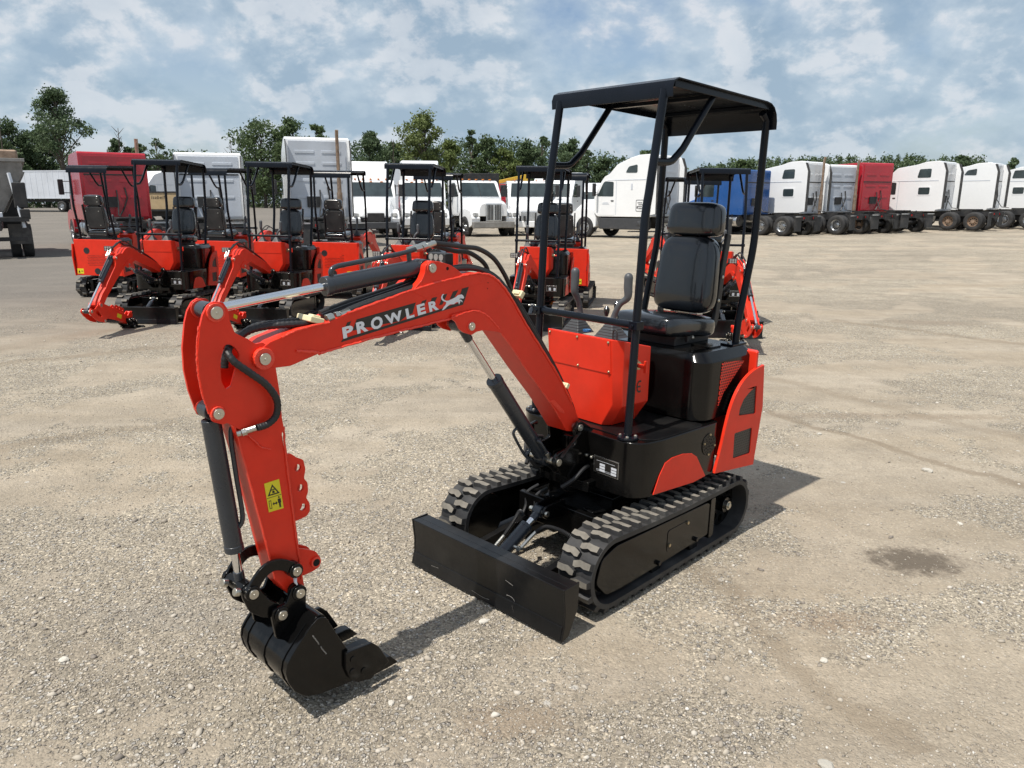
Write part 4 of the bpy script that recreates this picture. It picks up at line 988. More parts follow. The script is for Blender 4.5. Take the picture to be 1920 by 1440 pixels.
    # boom cylinder (barrel at the bracket)
    bc2, A3, B3, d3 = cylinder('boom_cylinder', PCL, TB(PBE), .62 * (Vector(TB(PBE)) - Vector(PCL)).length, .0335, .0145, .06, sleeve=.035)
    sd3 = Vector((d3.z, 0, -d3.x)); sd3 = sd3 if sd3.x > 0 else -sd3
    mb = MB(); mb.tube(spline([A3 + d3 * .245 + sd3 * .02, A3 + d3 * .25 + sd3 * .055, A3 + d3 * .22 + sd3 * .066, A3 + d3 * .11 + sd3 * .072, A3 + d3 * .06 + sd3 * .06], 5), .0065, 10)
    mb.tube([A3 + d3 * .10 + sd3 * .03, A3 + d3 * .10 + sd3 * .07], .006, 8)
    mb.tube(spline([A3 + d3 * .13 + Vector((0, .03, 0)), A3 + d3 * .135 + Vector((0, .045, 0)) - sd3 * .0, A3 + d3 * .10 + Vector((0, .052, 0)), A3 + d3 * .03 + Vector((0, .05, 0))], 5), .0075, 10)
    mb.build('oil_pipe', M['grey'], bc2)
    MB().cyl(A3 + d3 * .055 + Vector((0, .05, 0)), A3 + d3 * .015 + Vector((0, .05, 0)), .010, 8).build('pipe_fitting', M['steel'], bc2, bev=.001)
    hose([A3 + d3 * .06 + sd3 * .06, A3 + d3 * .0 + sd3 * .05, A3 - d3 * .05 + sd3 * .0, Vector((.36, -.04, .46))], .009)
    mb = MB(); mb.tube([A3 + d3 * .05 + Vector((0, .0, 0)), A3 + d3 * .05 + Vector((0, .12, 0))], .0001, 4) if False else None

    # ---- linkage and bucket
    K_, K2_, L__ = TK(PK), TK(PK2), TK(PL); A1_ = TA(PA1)
    for s in (-1, 1):
        # curved side link from arm to cylinder end
        a, b_ = Vector(A1_), Vector(L__); dd_ = b_ - a; nn = Vector((-dd_.y, dd_.x)).normalized(); 
        if nn.dot(Vector(TA((1.9, .6))) - Vector(TA((1.8, .47)))) < 0: nn = -nn
        P_ = [a.lerp(b_, t_ / 10) + nn * (.055 * math.sin(math.pi * t_ / 10) ** .8) for t_ in range(11)]
        outp = []; innp = []
        for i, p in enumerate(P_):
            t2 = (P_[min(i + 1, 10)] - P_[max(i - 1, 0)]).normalized(); n2 = Vector((-t2.y, t2.x)); outp.append(p + n2 * .019); innp.append(p - n2 * .019)
        MB().xz([tuple(p) for p in outp + list(reversed(innp))], s * .066, s * .079).build('side_link', M['black'], root, bev=.003)
        # bucket link plate from cylinder end to bucket
        poly = [(-.02, .018), (.018, .022), (.028, -.01), (.012, -.075), (.028, -.105), (-.012, -.135)]
        c = Vector(L__); e = Vector(K2_); ax = (e - c).normalized(); nx_ = Vector((-ax.y, ax.x))
        if nx_.dot(Vector(K_) - c) > 0: nx_ = -nx_
        Lk = (e - c).length; pts = [c - ax * .024 + nx_ * .010, c - ax * .008 + nx_ * .028, c + ax * Lk * .35 + nx_ * .050, c + ax * Lk * .75 + nx_ * .040, e + ax * .02 + nx_ * .016, e + ax * .022 - nx_ * .012, e - nx_ * .024, c + ax * Lk * .55 - nx_ * .012, c + ax * .01 - nx_ * .026, c - ax * .018 - nx_ * .018]
        MB().xz(rnd([tuple(p) for p in pts], .012, 3), s * .050, s * .063).build('link_plate', M['black'], root, bev=.003)
    mb = MB(); c = Vector(L__)
    mb.cyl((c[0], -.050, c[1]), (c[0], .050, c[1]), .025, 20); mb.cyl((K2_[0], -.05, K2_[1]), (K2_[0], .05, K2_[1]), .022, 20); mb.cyl((A1_[0], -.066, A1_[1]), (A1_[0], -.046, A1_[1]), .026, 18); mb.cyl((A1_[0], .046, A1_[1]), (A1_[0], .066, A1_[1]), .026, 18)
    mb.cyl((K_[0], -.062, K_[1]), (K_[0], .062, K_[1]), .024, 20)
    mb.build('link_bush', M['black'], root, bev=.002)
    pin(PL, TK, .079, root, r=.016, m='black', boss=.025); pin(PA1, TA, .079, root, r=.016, m='black', boss=.025)
    if detail:
        q = Vector((L__[0], 0, L__[1]))
        for yy in (.052, -.03): MB().cyl(q + Vector((.030, yy, .006)), q + Vector((.047, yy + .0, .012)), .013, 14).build('grease_nipple', M['steel'], root, bev=.002)
        MB().tube([Vector((A1_[0] + .0, .072, A1_[1] - .030)), Vector((A1_[0] + .004, .080, A1_[1] - .040)), Vector((A1_[0], .083, A1_[1] - .050))], [.006, .005, .002], 8).build('grease_nipple', M['white'], root)
    # bucket
    yb = .150
    back = Bl([(597, 1160), (589, 1164), (582, 1175.6), (560, 1209), (546, 1231), (538.5, 1246), (536, 1262), (540, 1277), (551, 1292), (571, 1300), (595.6, 1299), (655.6, 1275.6), (682, 1265)], yb)
    P_ = [Vector(p) for p in back]; th = .008; inner = []
    for i, p in enumerate(P_):
        t2 = (P_[min(i + 1, len(P_) - 1)] - P_[max(i - 1, 0)]).normalized(); n2 = Vector((t2.y, -t2.x)); inner.append(p + n2 * th)
    cen = Vector(B(620, 1220, yb))
    if (inner[5] - cen).length > (P_[5] - cen).length: inner = [p * 2 - q for p, q in zip(P_, inner)]
    ring = [tuple(p) for p in P_] + [tuple(p) for p in reversed(inner)]
    mb = ext(MB(), ring, -yb, yb, TK); bucket = mb.build('bucket', M['black'], root, bev=.002, ang=40)
    sidep = Bl([(589, 1164), (593, 1159), (602, 1155.6), (610, 1157), (616.7, 1167), (629, 1186.7), (651, 1218), (662, 1240), (672, 1268), (655.6, 1277), (595.6, 1301), (571, 1304), (551, 1295.6), (539, 1279), (534.6, 1262), (536.5, 1245), (544, 1230), (558, 1207), (580, 1174)], yb)
    for s in (-1, 1):
        MB().xz([TK(p) for p in sidep], s * (yb - .002), s * (yb + .007)).build('side_plate', M['black'], bucket, bev=.002)
        cut = rnd(Bl([(642, 1221), (653, 1215), (691, 1200.5), (704, 1208), (724, 1236), (704, 1250), (690, 1268), (662, 1274), (650, 1268), (642, 1250)], yb), .004, 2)
        MB().xz([TK(p) for p in cut], s * (yb + .007), s * (yb + .022)).build('side_cutter', M['black'], bucket, bev=.003)
        if detail and s > 0:
            for seg in ([(586, 1192), (592, 1199), (598, 1208)], [(601, 1212), (606, 1219), (612, 1226)]):
                bead(seg, TK, y=yb + .0075, r=.0018, parent=bucket)
                bpy.data.objects[bucket.children[-1].name].data.materials[0] = M['galv']
        if detail:
            for q in ((662, 1236), (661, 1259), (682, 1257)):
                c = TK(B(*q, yb + .022)); MB().tube([(c[0], s * (yb + .021), c[1]), (c[0], s * (yb + .026), c[1]), (c[0], s * (yb + .026), c[1])], [.0115, .0115, .008], 16).build('bolt', M['black'], bucket, bev=.001)
        earp = rnd(Bl([(545, 1102), (556, 1094), (568, 1097), (572, 1107), (572, 1138), (590, 1168), (560, 1205), (516, 1196), (508, 1158), (510, 1143), (522, 1137), (535, 1130)], .072), .006, 3)
        MB().xz([TK(p) for p in earp], s * .066, s * .080).build('bucket_ear', M['black'], bucket, bev=.003)
        pin(PK, TK, .080, root, r=.0165, m='black', boss=.026) if s > 0 else None
        pin(PK2, TK, .080, root, r=.0165, m='black', boss=.026) if s > 0 else None
    tt = TK(B(600, 1166, yb)); MB().cyl((tt[0], -yb + .003, tt[1]), (tt[0], yb - .003, tt[1]), .024, 24).build('torque_tube', M['black'], bucket, bev=.002)
    # wear strips round the back
    for yy in (-.115, 0.0, .115):
        strip_ = [TK(tuple(p)) for p in P_[2:11]]; o2 = [TK(tuple(p * 2 - q)) for p, q in zip(P_[2:11], [p.lerp(q, .5) for p, q in zip(P_[2:11], inner[2:11])])]
        MB().xz(strip_ + list(reversed(o2)), yy - .010, yy + .010).build('wear_strip', M['black'], bucket, bev=.001) if abs(yy) > .01 or True else None
    for yy in (-.128, 0.0, .128):
        tp = Bl([(660, 1272), (668, 1262), (700, 1246), (725, 1233), (733, 1231), (747, 1241), (735, 1249), (706.7, 1264), (690, 1275), (672, 1280)], yb)
        tp = [(p[0], p[1]) for p in tp]
        MB().xz([TK(p) for p in tp], yy - .020, yy + .020).build('tooth', M['black'], bucket, bev=.003)
    # work light on the far side of the boom
    wl = Bq(826, 488, -.12)
    mb = MB(); mb.box(wl, (.045, .105, .060)); li = mb.build('work_light', M['chassis'], root, bev=.006)
    mb = MB()
    for a in (-1, 0, 1):
        for b_ in (-.5, .5): mb.cyl(wl + Vector((.0225, a * .030, b_ * .026)), wl + Vector((.0245, a * .030, b_ * .026)), .0125, 14)
    mb.build('lamp_lens', M['lens'], li)
    MB().bar(wl - Vector((0, 0, .02)), wl + Vector((-.02, .07, -.06)), .02, .006).build('lamp_bracket', M['chassis'], li)

    # slew the upper body
    S = Matrix.Rotation(uyaw, 4, 'Z')
    for o in up_parts:
        if o is not None: o.matrix_basis = S @ o.matrix_basis
    for o in list(root.children):
        if o.name.split('.')[0] in ('pin', ) : continue
    return root

def place_machine(root, x, y, yaw, tilt=True):
    z = float(gh(x, y)); n = Vector((_n.x / _n.z * (1 if math.hypot(x, y) < 18 else .4), 0, 1)).normalized() if tilt else Vector((0, 0, 1))
    q = Vector((0, 0, 1)).rotation_difference(n)
    root.rotation_mode = 'QUATERNION'; root.rotation_quaternion = q @ Quaternion((0, 0, 1), yaw); root.location = (x, y, z)

near = build_excavator((0, 0, 0, UYAW), True, 'large red and black mini excavator in the foreground with its bucket on the gravel', None)
# exact placement: yard tilt about the line of sight
mroot = Matrix.Translation(_c) @ ROT.to_4x4() @ Matrix.Translation(-_c) @ Matrix.Translation((MX, MY, 0)) @ Matrix.Rotation(MYAW, 4, 'Z')
near.rotation_mode = 'QUATERNION'; near.location = mroot.to_translation(); near.rotation_quaternion = mroot.to_quaternion()

# ------------------------------------------------------------------ parked excavators behind
POSE2 = (R(-30), R(-33), R(55), 0.0)
rowg = 'mini excavators parked in two rows back to back'
ROWF = [(-5.02, 11.0, 268, 'parked mini excavator facing the camera, leftmost of the front row, before the dark red truck'),
        (-3.47, 11.1, 264, 'parked mini excavator facing the camera, second from the left in the front row'),
        (-1.45, 10.85, 263, 'parked mini excavator facing the camera behind the raised arm cylinder hoses'),
        (.38, 10.95, 259, 'parked mini excavator facing the camera, seen past the near canopy left front post'),
        (2.86, 10.65, 269, 'parked mini excavator mostly hidden behind the seat of the near machine')]
ROWR = [(-6.93, 13.4, 84, 'parked mini excavator turned away, leftmost rear panel before the dark red truck'),
        (-4.97, 13.6, 79, 'parked mini excavator turned away before the damaged white sleeper wall'),
        (-3.0, 13.75, 82, 'parked mini excavator turned away, under the tall white sleeper with exhaust'),
        (-1.28, 14.0, 80, 'parked mini excavator turned away, half hidden, before the white truck with chrome grille'),
        (.93, 13.1, 79, 'parked mini excavator turned away, half hidden, left of the near grey levers'),
        (3.15, 14.2, 100, 'parked mini excavator turned away, barely seen left of the blue truck')]
proto = build_excavator(POSE2, False, ROWF[0][3], rowg)
proto2 = build_excavator((R(-26), R(-42), R(40), R(1.5)), False, ROWR[0][3], rowg)
allrow = ROWF + ROWR
for i, (x, y, yaw, lab) in enumerate(allrow):
    o = proto if i == 0 else proto2 if i == len(ROWF) else copy_tree(proto if i < len(ROWF) else proto2)
    o['label'] = lab; place_machine(o, x, y, R(yaw))

# ------------------------------------------------------------------ trucks
def wheel(x, y, side, parent, dual=False, r=.51, rim='alu'):
    wd = .26
    mb = MB(); y0 = y
    def ringpts(yy, sgn):
        return [(.62, 0), (.80, .0), (.93, .0), (1.0, .03), (1.0, .97), (.93, 1.0), (.80, 1.0), (.62, 1.0)]
    n = 32; prof = [(r * .56, 0), (r * .66, -.012), (r * .86, -.014), (r * .96, .01), (r, .045), (r, wd - .045), (r * .96, wd - .01), (r * .86, wd + .01), (r * .56, wd)]
    def lathe(mb, prof, yb, sg):
        vs = []; k = len(prof)
        for i in range(n):
            a = 2 * math.pi * i / n
            for pr, py in prof: vs.append((x + pr * math.cos(a), yb - sg * py, r + pr * math.sin(a)))
        fs = [(i * k + j, ((i + 1) % n) * k + j, ((i + 1) % n) * k + (j + 1) % k, i * k + (j + 1) % k) for i in range(n) for j in range(k)]
        mb.add(vs, fs)
    lathe(mb, prof, y, side)
    if dual: lathe(mb, prof, y - side * .33, side)
    t_ = mb.build('tyre', M['tyre'], None)
    wroot = t_; wroot.name = 'wheel'; wroot.parent = parent
    mb = MB(); dep = .10 if dual else .03
    holes = [circ((x + r * .36 * math.cos(a * math.pi / 5), r + r * .36 * math.sin(a * math.pi / 5)), r * .07, 8) for a in range(10)]
    mb.xz(circ((x, r), r * .57, 32), y - side * dep, y - side * (dep + .02), holes=holes); mb.cyl((x, y - side * dep, r), (x, y + side * (.0 if dual else .06), r), r * .20, 18)
    # rim lip
    lip = [(r * .58, 0), (r * .56, .0), (r * .545, .06), (r * .50, dep), (r * .51, dep + .01), (r * .58, .06)]
    lathe(mb, lip, y, side)
    mb.build('rim', M[rim], wroot, bev=0)
    return wroot

def truck(label, loc, yaw, colour='twhite', roof=4.0, kind='sleeper', sleep=1.9, rim='alu', stack=True, extender=True, group=None, wall=None, windows=2, name='semi_truck', side_fair=False, hoodshape='aero', damaged=False, cat='semi truck', fairing=0):
    root = empty(name); tag(root, label, cat, group)
    C_ = M[colour]; W = 1.20; wall = wall or colour
    # x: front bumper 4.1, windshield base 2.4, cab door 1.2-2.2, cab rear .9, sleeper rear .9-sleep
    xr = .95 - sleep; zb = 1.05
    ch = MB()
    for s in (-1, 1): ch.box((-.2, s * .42, .92), (8.0, .09, .26))
    for xx in (-3.95, -2.65, -1.2, 3.4): ch.box((xx, 0, .90), (.12, .8, .2))
    ch.build('chassis', M['chassis'], root, bev=0)
    ch = MB(); ch.cyl((-3.2, -.95, .51), (-3.2, .95, .51), .11, 12); ch.cyl((-1.9, -.95, .51), (-1.9, .95, .51), .11, 12); ch.cyl((3.0, -.95, .51), (3.0, .95, .51), .07, 10); ch.box((-2.55, 0, .62), (1.0, .5, .3)); ch.build('axle', M['chassis'], root)
    fwp = MB(); fwp.xy(rnd([(-3.15, -.45), (-2.05, -.45), (-2.05, .45), (-3.15, .45), (-3.15, .10), (-2.7, 0), (-3.15, -.10)], .08), 1.12, 1.19); fwp.box((-2.55, 0, 1.08), (.6, .9, .08)); fwp.build('fifth_wheel', M['chassis'], root, bev=.01)
    for s in (-1, 1):
        wheel(3.0, s * 1.20, s, root, False, rim=rim)
        wheel(-1.9, s * 1.22, s, root, True, rim=rim); wheel(-3.2, s * 1.22, s, root, True, rim=rim)
        fl = MB(); fl.box((-3.95, s * .92, .62), (.02, .60, .72)); f_ = fl.build('mudflap', M['flap'], root)
        MB().box((-3.98, s * .92, 1.0), (.03, .62, .05)).build('flap_hanger', M['alu'], f_)
        MB().box((-4.02, s * .45, .93), (.03, .16, .09)).build('tail_lamp', M['redlens'], root)
    # sleeper/cab shell in side outline
    top = roof
    if kind == 'sleeper':
        out = [(xr, zb), (xr, top - .05), (xr + .10, top), (xr + .8, top - .03), (xr + 1.3, top - .18), (1.25, min(top - .35, 3.55)), (1.75, 3.05), (1.98, 2.82), (2.42, 2.02), (2.42, 1.25), (2.2, zb)]
        if top > 3.9: out = [(xr, zb), (xr, top - .05), (xr + .12, top), (xr + .75, top - .02), (xr + 1.25, top - .14), (1.05, top - .42), (1.5, top - .85), (1.80, 2.98), (2.0, 2.74), (2.42, 2.02), (2.42, 1.25), (2.2, zb)]
    elif kind == 'day':
        out = [(xr, zb), (xr, 2.80), (xr + .08, 2.90), (1.75, 2.88), (1.95, 2.78), (2.42, 2.02), (2.42, 1.25), (2.2, zb)]
    else:  # flat-topped sleeper
        out = [(xr, zb), (xr, top - .06), (xr + .06, top), (1.2, top - .03), (1.55, top - .2), (1.95, 2.80), (2.42, 2.02), (2.42, 1.25), (2.2, zb)]
    out = rnd(out, .10, 3)
    body = MB().xz(out, -W, W).build('cab', C_, root, bev=.07, seg=3, ang=40)
    # hood: tapered loft
    if hoodshape == 'aero':
        secs = [(2.36, 1.02, 1.30, 2.02), (2.9, 1.00, 1.25, 1.93), (3.5, .92, 1.15, 1.76), (3.95, .80, 1.05, 1.50), (4.08, .72, 1.05, 1.25)]
    elif hoodshape == 'square':
        secs = [(2.36, 1.05, 1.20, 2.02), (3.0, .98, 1.20, 1.96), (3.6, .86, 1.15, 1.88), (3.98, .80, 1.05, 1.78), (4.04, .78, 1.05, 1.70)]
    else:
        secs = [(2.36, 1.15, 1.20, 1.95), (2.9, 1.15, 1.15, 1.85), (3.3, 1.12, 1.1, 1.72), (3.5, 1.08, 1.05, 1.45), (3.52, 1.06, 1.05, 1.30)]
    mb = MB(); vs = []; n = 10
    for (x, hw, zl, zt) in secs:
        sec = [(hw, zl), (hw, (zl + zt) / 2), (hw * .97, zt - .22), (hw * .86, zt - .07), (hw * .55, zt), (-hw * .55, zt), (-hw * .86, zt - .07), (-hw * .97, zt - .22), (-hw, (zl + zt) / 2), (-hw, zl)]
        vs += [(x, a, b_) for a, b_ in sec]
    fs = [(i * n + j, (i + 1) * n + j, (i + 1) * n + (j + 1) % n, i * n + (j + 1) % n) for i in range(len(secs) - 1) for j in range(n)] + [tuple(range(n)), tuple(range((len(secs) - 1) * n, len(secs) * n))]
    mb.add(vs, fs); hood = mb.build('hood', C_, root, bev=.02, ang=50)
    xf = secs[-1][0]; hwf = secs[-1][1]
    gz0, gz1 = .80, secs[-1][3] - .02
    gr = MB(); gr.box((xf + .02, 0, (gz0 + gz1) / 2), (.08, hwf * 1.15, gz1 - gz0)); g_ = gr.build('grille', M['chassis'] if damaged or hoodshape == 'aero' else M['alu'], root, bev=.03)
    if hoodshape == 'square':
        mb = MB()
        for i in range(9):
            yy = (i - 4) * hwf * .11
            if i != 4: mb.box((xf + .062, yy, (gz0 + gz1) / 2), (.01, hwf * .075, (gz1 - gz0) * .86))
        mb.build('grille_slot', M['chassis'], g_)
    elif not damaged:
        mb = MB()
        for i in range(5): mb.box((xf + .062, 0, gz0 + .1 + i * (gz1 - gz0 - .1) / 5), (.012, hwf * 1.05, .025))
        mb.build('grille_bar', M['alu'], g_)
    for s in (-1, 1):
        # fender over the front wheel
        fen = []
        for i in range(13): a = math.pi * i / 12; fen.append((3.0 + .66 * math.cos(a), .52 + .62 * math.sin(a)))
        fin = [(3.0 + .57 * math.cos(math.pi * i / 12), .50 + .545 * math.sin(math.pi * i / 12)) for i in range(13)]
        poly = [(3.66, .52), (3.95, .62), (4.0, .95), (3.75, 1.30), (3.2, 1.42), (2.5, 1.38), (2.3, 1.0), (2.3, .58), (2.43, .52)] + list(reversed(fin))
        mb = MB().xz(poly, s * 1.19, s * .75); fe = mb.build('fender', C_, root, bev=.04, ang=50)
        MB().box((3.86, s * .93, 1.10), (.20, .34, .22), Matrix.Rotation(R(-18), 3, 'Y') @ Matrix.Rotation(R(-25 * s), 3, 'Z')).build('headlight', M['lens'], fe, bev=.04)
        # doors and windows, proud of the shell
        dw = rnd([(1.22, 2.02), (1.22, 2.72), (1.72, 2.76), (1.84, 2.70), (2.22, 2.04)], .07)
        d_ = MB().xz(rnd([(1.14, 1.12), (1.14, 2.82), (1.78, 2.84), (2.34, 1.98), (2.34, 1.35), (2.15, 1.12)], .08), s * (W - .02), s * (W + .008)).build('door', C_, root, bev=.006)
        MB().xz(dw, s * (W + .002), s * (W + .014)).build('door_window', M['glass'], d_)
        MB().box((1.28, s * (W + .02), 1.82), (.16, .02, .05)).build('door_handle', M['chassis'], d_)
        if kind == 'sleeper' and windows >= 1:
            hw_ = [(xr + .80, 3.12), (xr + .80, 3.50), (xr + 1.30, 3.42), (xr + 1.48, 3.14)] if windows != 3 else [(xr + .55, 3.05), (xr + .55, 3.45), (xr + 1.05, 3.45), (xr + 1.05, 3.05)]
            MB().xz(rnd([(xr + .47, 2.98), (xr + .47, 3.48), (xr + 1.12, 3.46), (xr + 1.22, 2.98)] if windows >= 2 else hw_, .08), s * (W + .0), s * (W + .012)).build('side_window', M['glass'], root)
        if kind == 'sleeper' and windows >= 2:
            wq = rnd([(xr + .45, 2.02), (xr + .45, 2.42), (xr + 1.08, 2.42), (xr + 1.08, 2.02)], .08)
            fr = MB().xz(rnd([(xr + .38, 1.95), (xr + .38, 2.49), (xr + 1.15, 2.49), (xr + 1.15, 1.95)], .1), s * (W - .01), s * (W + .010)).build('bunk_window_frame', C_, root, bev=.004)
            MB().xz(wq, s * (W + .008), s * (W + .018)).build('bunk_window', M['glass'], fr)
        # seam between roof and body
        if kind == 'sleeper': MB().box(((xr + 1.6) / 2, s * (W + .004), 2.80), (1.6 - xr, .012, .03)).build('seam', M['tgrey'], root)
        if kind == 'sleeper' and sleep > 1.5:
            MB().box((1.06, s * (W + .003), 1.95), (.025, .012, 1.6)).build('seam', M['tgrey'], root)
            if side_fair: 
                pc = MB().xz(rnd([(xr + .35, 1.32), (xr + .82, 1.32), (xr + .82, 1.86), (xr + .35, 1.86)], .07), s * (W + .004), s * (W + .009), holes=[list(reversed(rnd([(xr + .37, 1.34), (xr + .80, 1.34), (xr + .80, 1.84), (xr + .37, 1.84)], .06)))]).build('placard', M['chassis'], root)
                mb = MB()
                for j in range(4): mb.box((xr + .56 + (.0 if j % 2 else .04), s * (W + .006), 1.72 - j * .09), (.26 - .04 * (j % 2), .004, .035))
                mb.box((xr + .74, s * (W + .006), 1.50), (.06, .004, .12)); mb.build('placard_print', M['chassis'], pc)
                mb = MB(); mb.box((1.70, s * (W + .012), 1.72), (.34, .004, .03)); mb.box((1.68, s * (W + .012), 1.66), (.42, .004, .03)); mb.build('door_print', M['tgrey'], d_)
                MB().xz([(.1, 2.35), (.18, 2.35), (.18, 2.62), (.1, 2.62)], s * (W + .002), s * (W + .02)).build('vent', M['tgrey'], root)
        # tank, steps, skirt
        mb = MB()
        if side_fair: mb.box((.75, s * 1.10, .72), (2.7, .14, .56)); mb.cyl((-.62, s * .86, .74), (-.2, s * .86, .74), .34, 24); mb.build('side_fairing', M['dkplastic'], root, bev=.05)
        else:
            mb.cyl((-.35, s * .86, .74), (1.0, s * .86, .74), .33, 24); ta = mb.build('fuel_tank', M['alu'], root, bev=.02)
            mb = MB()
            for xx in (-.1, .7): mb.xz([(xx - .03, .36), (xx + .03, .36), (xx + .03, 1.10), (xx - .03, 1.10)], s * 1.205, s * 1.215)
            mb.build('tank_strap', M['chassis'], ta)
            mb = MB(); mb.box((1.6, s * 1.05, .70), (.9, .28, .06)); mb.box((1.6, s * 1.05, .42), (.8, .28, .06)); mb.box((1.6, s * .95, .56), (.7, .1, .4)); mb.build('step', M['chassis'], root, bev=.01)
        # mirror
        mb = MB(); mb.box((2.20, s * 1.50, 2.35), (.12, .20, .62)); mi = mb.build('mirror', M['chassis'] if colour != 'twhite' or stack else M['chassis'], root, bev=.03)
        MB().tube([(2.2, s * 1.18, 2.58), (2.2, s * 1.45, 2.58)], .018, 6).tube([(2.2, s * 1.18, 2.12), (2.2, s * 1.45, 2.12)], .018, 6).build('mirror_arm', M['chassis'], mi)
        if extender and kind != 'day':
            mb = MB(); mb.xz([(xr + .02, 1.15), (xr - .30, 1.2), (xr - .30, roof - .55), (xr - .12, roof - .10), (xr + .02, roof - .06)], s * (W - .015), s * (W + .012)); ex = mb.build('side_extender', C_, root, bev=.004)
            mb = MB(); mb.xz([(xr - .30, 1.2), (xr - .44, 1.2), (xr - .44, roof - .60), (xr - .26, roof - .12), (xr - .12, roof - .10), (xr - .30, roof - .55)], s * (W - .02), s * (W + .010)); mb.build('rubber_edge', M['flap'], ex)
    if fairing:
        lo = [(xr + .05, 1.10, 2.84), (1.80, 1.02, 2.84)]; hi = [(xr + .12, 1.06, fairing), (xr + .75, .98, fairing), (1.35, .85, fairing - .38), (1.72, .80, 2.90)]
        prof_ = [(xr + .04, 1.10, 2.84), (xr + .10, 1.06, fairing - .04), (xr + .60, .99, fairing), (1.10, .93, fairing - .22), (1.50, .88, fairing - .62), (1.78, .84, 2.92), (1.84, .84, 2.84)]
        vs = [(x_, s_ * w_, z_) for s_ in (-1, 1) for x_, w_, z_ in prof_]; k_ = len(prof_)
        MB().add(vs, []) ; fb_ = MB(); fb_.add(vs, [tuple(range(k_)), tuple(range(2 * k_ - 1, k_ - 1, -1))] + [(i, (i + 1) % k_, k_ + (i + 1) % k_, k_ + i) for i in range(k_)])
        fb_.build('roof_fairing', C_, root, bev=.06, seg=3)
        for yy in (-.55, 0, .55): MB().box((1.97, yy, 2.79), (.05, .14, .05)).build('roof_light', M['amber'], root)
    # windshield
    mb = MB(); a, b_ = Vector((2.42, 0, 2.06)), Vector((1.99, 0, 2.76)); d = (b_ - a); nrm = Vector((d.z, 0, -d.x)).normalized()
    hw0, hw1 = 1.06, .98
    P_ = [a + Vector((0, -hw0, 0)), a + Vector((0, hw0, 0)), b_ + Vector((0, hw1, 0)), b_ + Vector((0, -hw1, 0))]
    mb.add([p + nrm * .012 for p in P_] + [p - nrm * .03 for p in P_], [(0, 1, 2, 3), (7, 6, 5, 4), (0, 4, 5, 1), (1, 5, 6, 2), (2, 6, 7, 3), (3, 7, 4, 0)])
    ws = mb.build('windshield', M['glass'], root, bev=.01)
    if hoodshape == 'square': MB().bar(a + nrm * .016, b_ + nrm * .016, .03, .01).build('windshield_bar', M['chassis'], ws)
    mb = MB(); mb.box((xf - .02, 0, .62), (.22, 2.3 if hoodshape != 'square' else 2.35, .34)); bu = mb.build('bumper', C_ if hoodshape == 'cab' else (M['dkplastic'] if hoodshape == 'aero' else M['galv']), root, bev=.05, seg=3)
    for yy in (-.8, -.4, 0, .4, .8):
        if kind == 'day': MB().box((1.80, yy, 2.93), (.12, .10, .06)).build('roof_light', M['amber'], root, bev=.01)
    # rear wall relief
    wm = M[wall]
    zt = roof - .12 if kind != 'day' else 2.75
    bw = MB()
    bw.box((xr - .012, 0, (zb + zt) / 2 + .05), (.03, 2.16, zt - zb - .15))
    rb = bw
    zz = 1.5
    while zz < zt - .25:
        for yy in (-.5, .5):
            if (int(zz * 10) // 3) % 2 == 0: rb.box((xr - .034, yy, zz), (.02, .72, .10))
        zz += .21
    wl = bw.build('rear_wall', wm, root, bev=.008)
    mb = MB(); mb.box((xr - .035, 0, 2.78 if kind != 'day' else 2.0), (.03, 2.15, .05)); mb.box((xr - .06, .25, 1.75), (.08, .5, .4)); mb.tube([(xr - .06, -.3, 2.3), (xr - .10, -.35, 1.9), (xr - .08, -.2, 1.5), (xr - .12, 0, 1.2)], .03, 6); mb.tube([(xr - .06, .0, 2.2), (xr - .16, .0, 1.7), (xr - .5, .1, 1.25), (xr - .9, .1, 1.2)], .025, 6)
    mb.build('air_line', M['chassis'], wl)
    if stack:
        yy = stack if isinstance(stack, float) else -.85
        mb = MB(); mb.cyl((xr - .24, yy, .8), (xr - .24, yy, 2.6), .08, 18); mb.tube([(xr - .24, yy, 2.6), (xr - .24, yy, roof + .05), (xr - .30, yy, roof + .25)], .065, 14)
        mb.cyl((xr - .24, yy, 1.2), (xr - .24, yy, 2.1), .105, 18); mb.build('exhaust_stack', M['rust'], root)
    x, y, z = loc; root.location = (x, y, z); root.rotation_euler = (0, 0, R(yaw))
    return root

def AT(u, Y, dz=0.0): p = at(u, Y); return (p[0], p[1], p[2] + dz)
# left group
truck('dark red sleeper truck seen from behind at the left, tan exhaust stack on its right', AT(222, 31), 127, 'tred', 3.62, 'flat', sleep=1.9, stack=False, extender=False, hoodshape='square')
_red = bpy.data.objects['semi_truck']
_mb = MB(); _mb.tube([(1.0, -1.30, .9), (1.0, -1.30, 4.0), (.96, -1.30, 4.3)], .075, 14).build('exhaust_stack', M['rust'], _red)
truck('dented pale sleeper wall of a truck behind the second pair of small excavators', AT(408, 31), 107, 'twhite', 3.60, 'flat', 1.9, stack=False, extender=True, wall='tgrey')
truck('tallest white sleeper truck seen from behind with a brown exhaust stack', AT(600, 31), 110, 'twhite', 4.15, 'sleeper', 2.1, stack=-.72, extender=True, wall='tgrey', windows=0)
truck('white truck with crumpled open hood and high roof fairing facing the camera', AT(694, 42), 285, 'twhite', 2.95, 'day', sleep=.6, fairing=3.85, stack=False, extender=False, damaged=True, windows=0)
truck('white day cab truck with small square mirrors behind the third parked excavator', AT(789, 43), 281, 'twhite', 3.0, 'day', sleep=.8, fairing=3.95,  stack=False, extender=False, windows=0, hoodshape='cab')
truck('white day cab truck with upright chrome slotted grille facing the camera', AT(870, 43), 296, 'twhite', 3.0, 'day', .25, stack=False, extender=False, hoodshape='square')
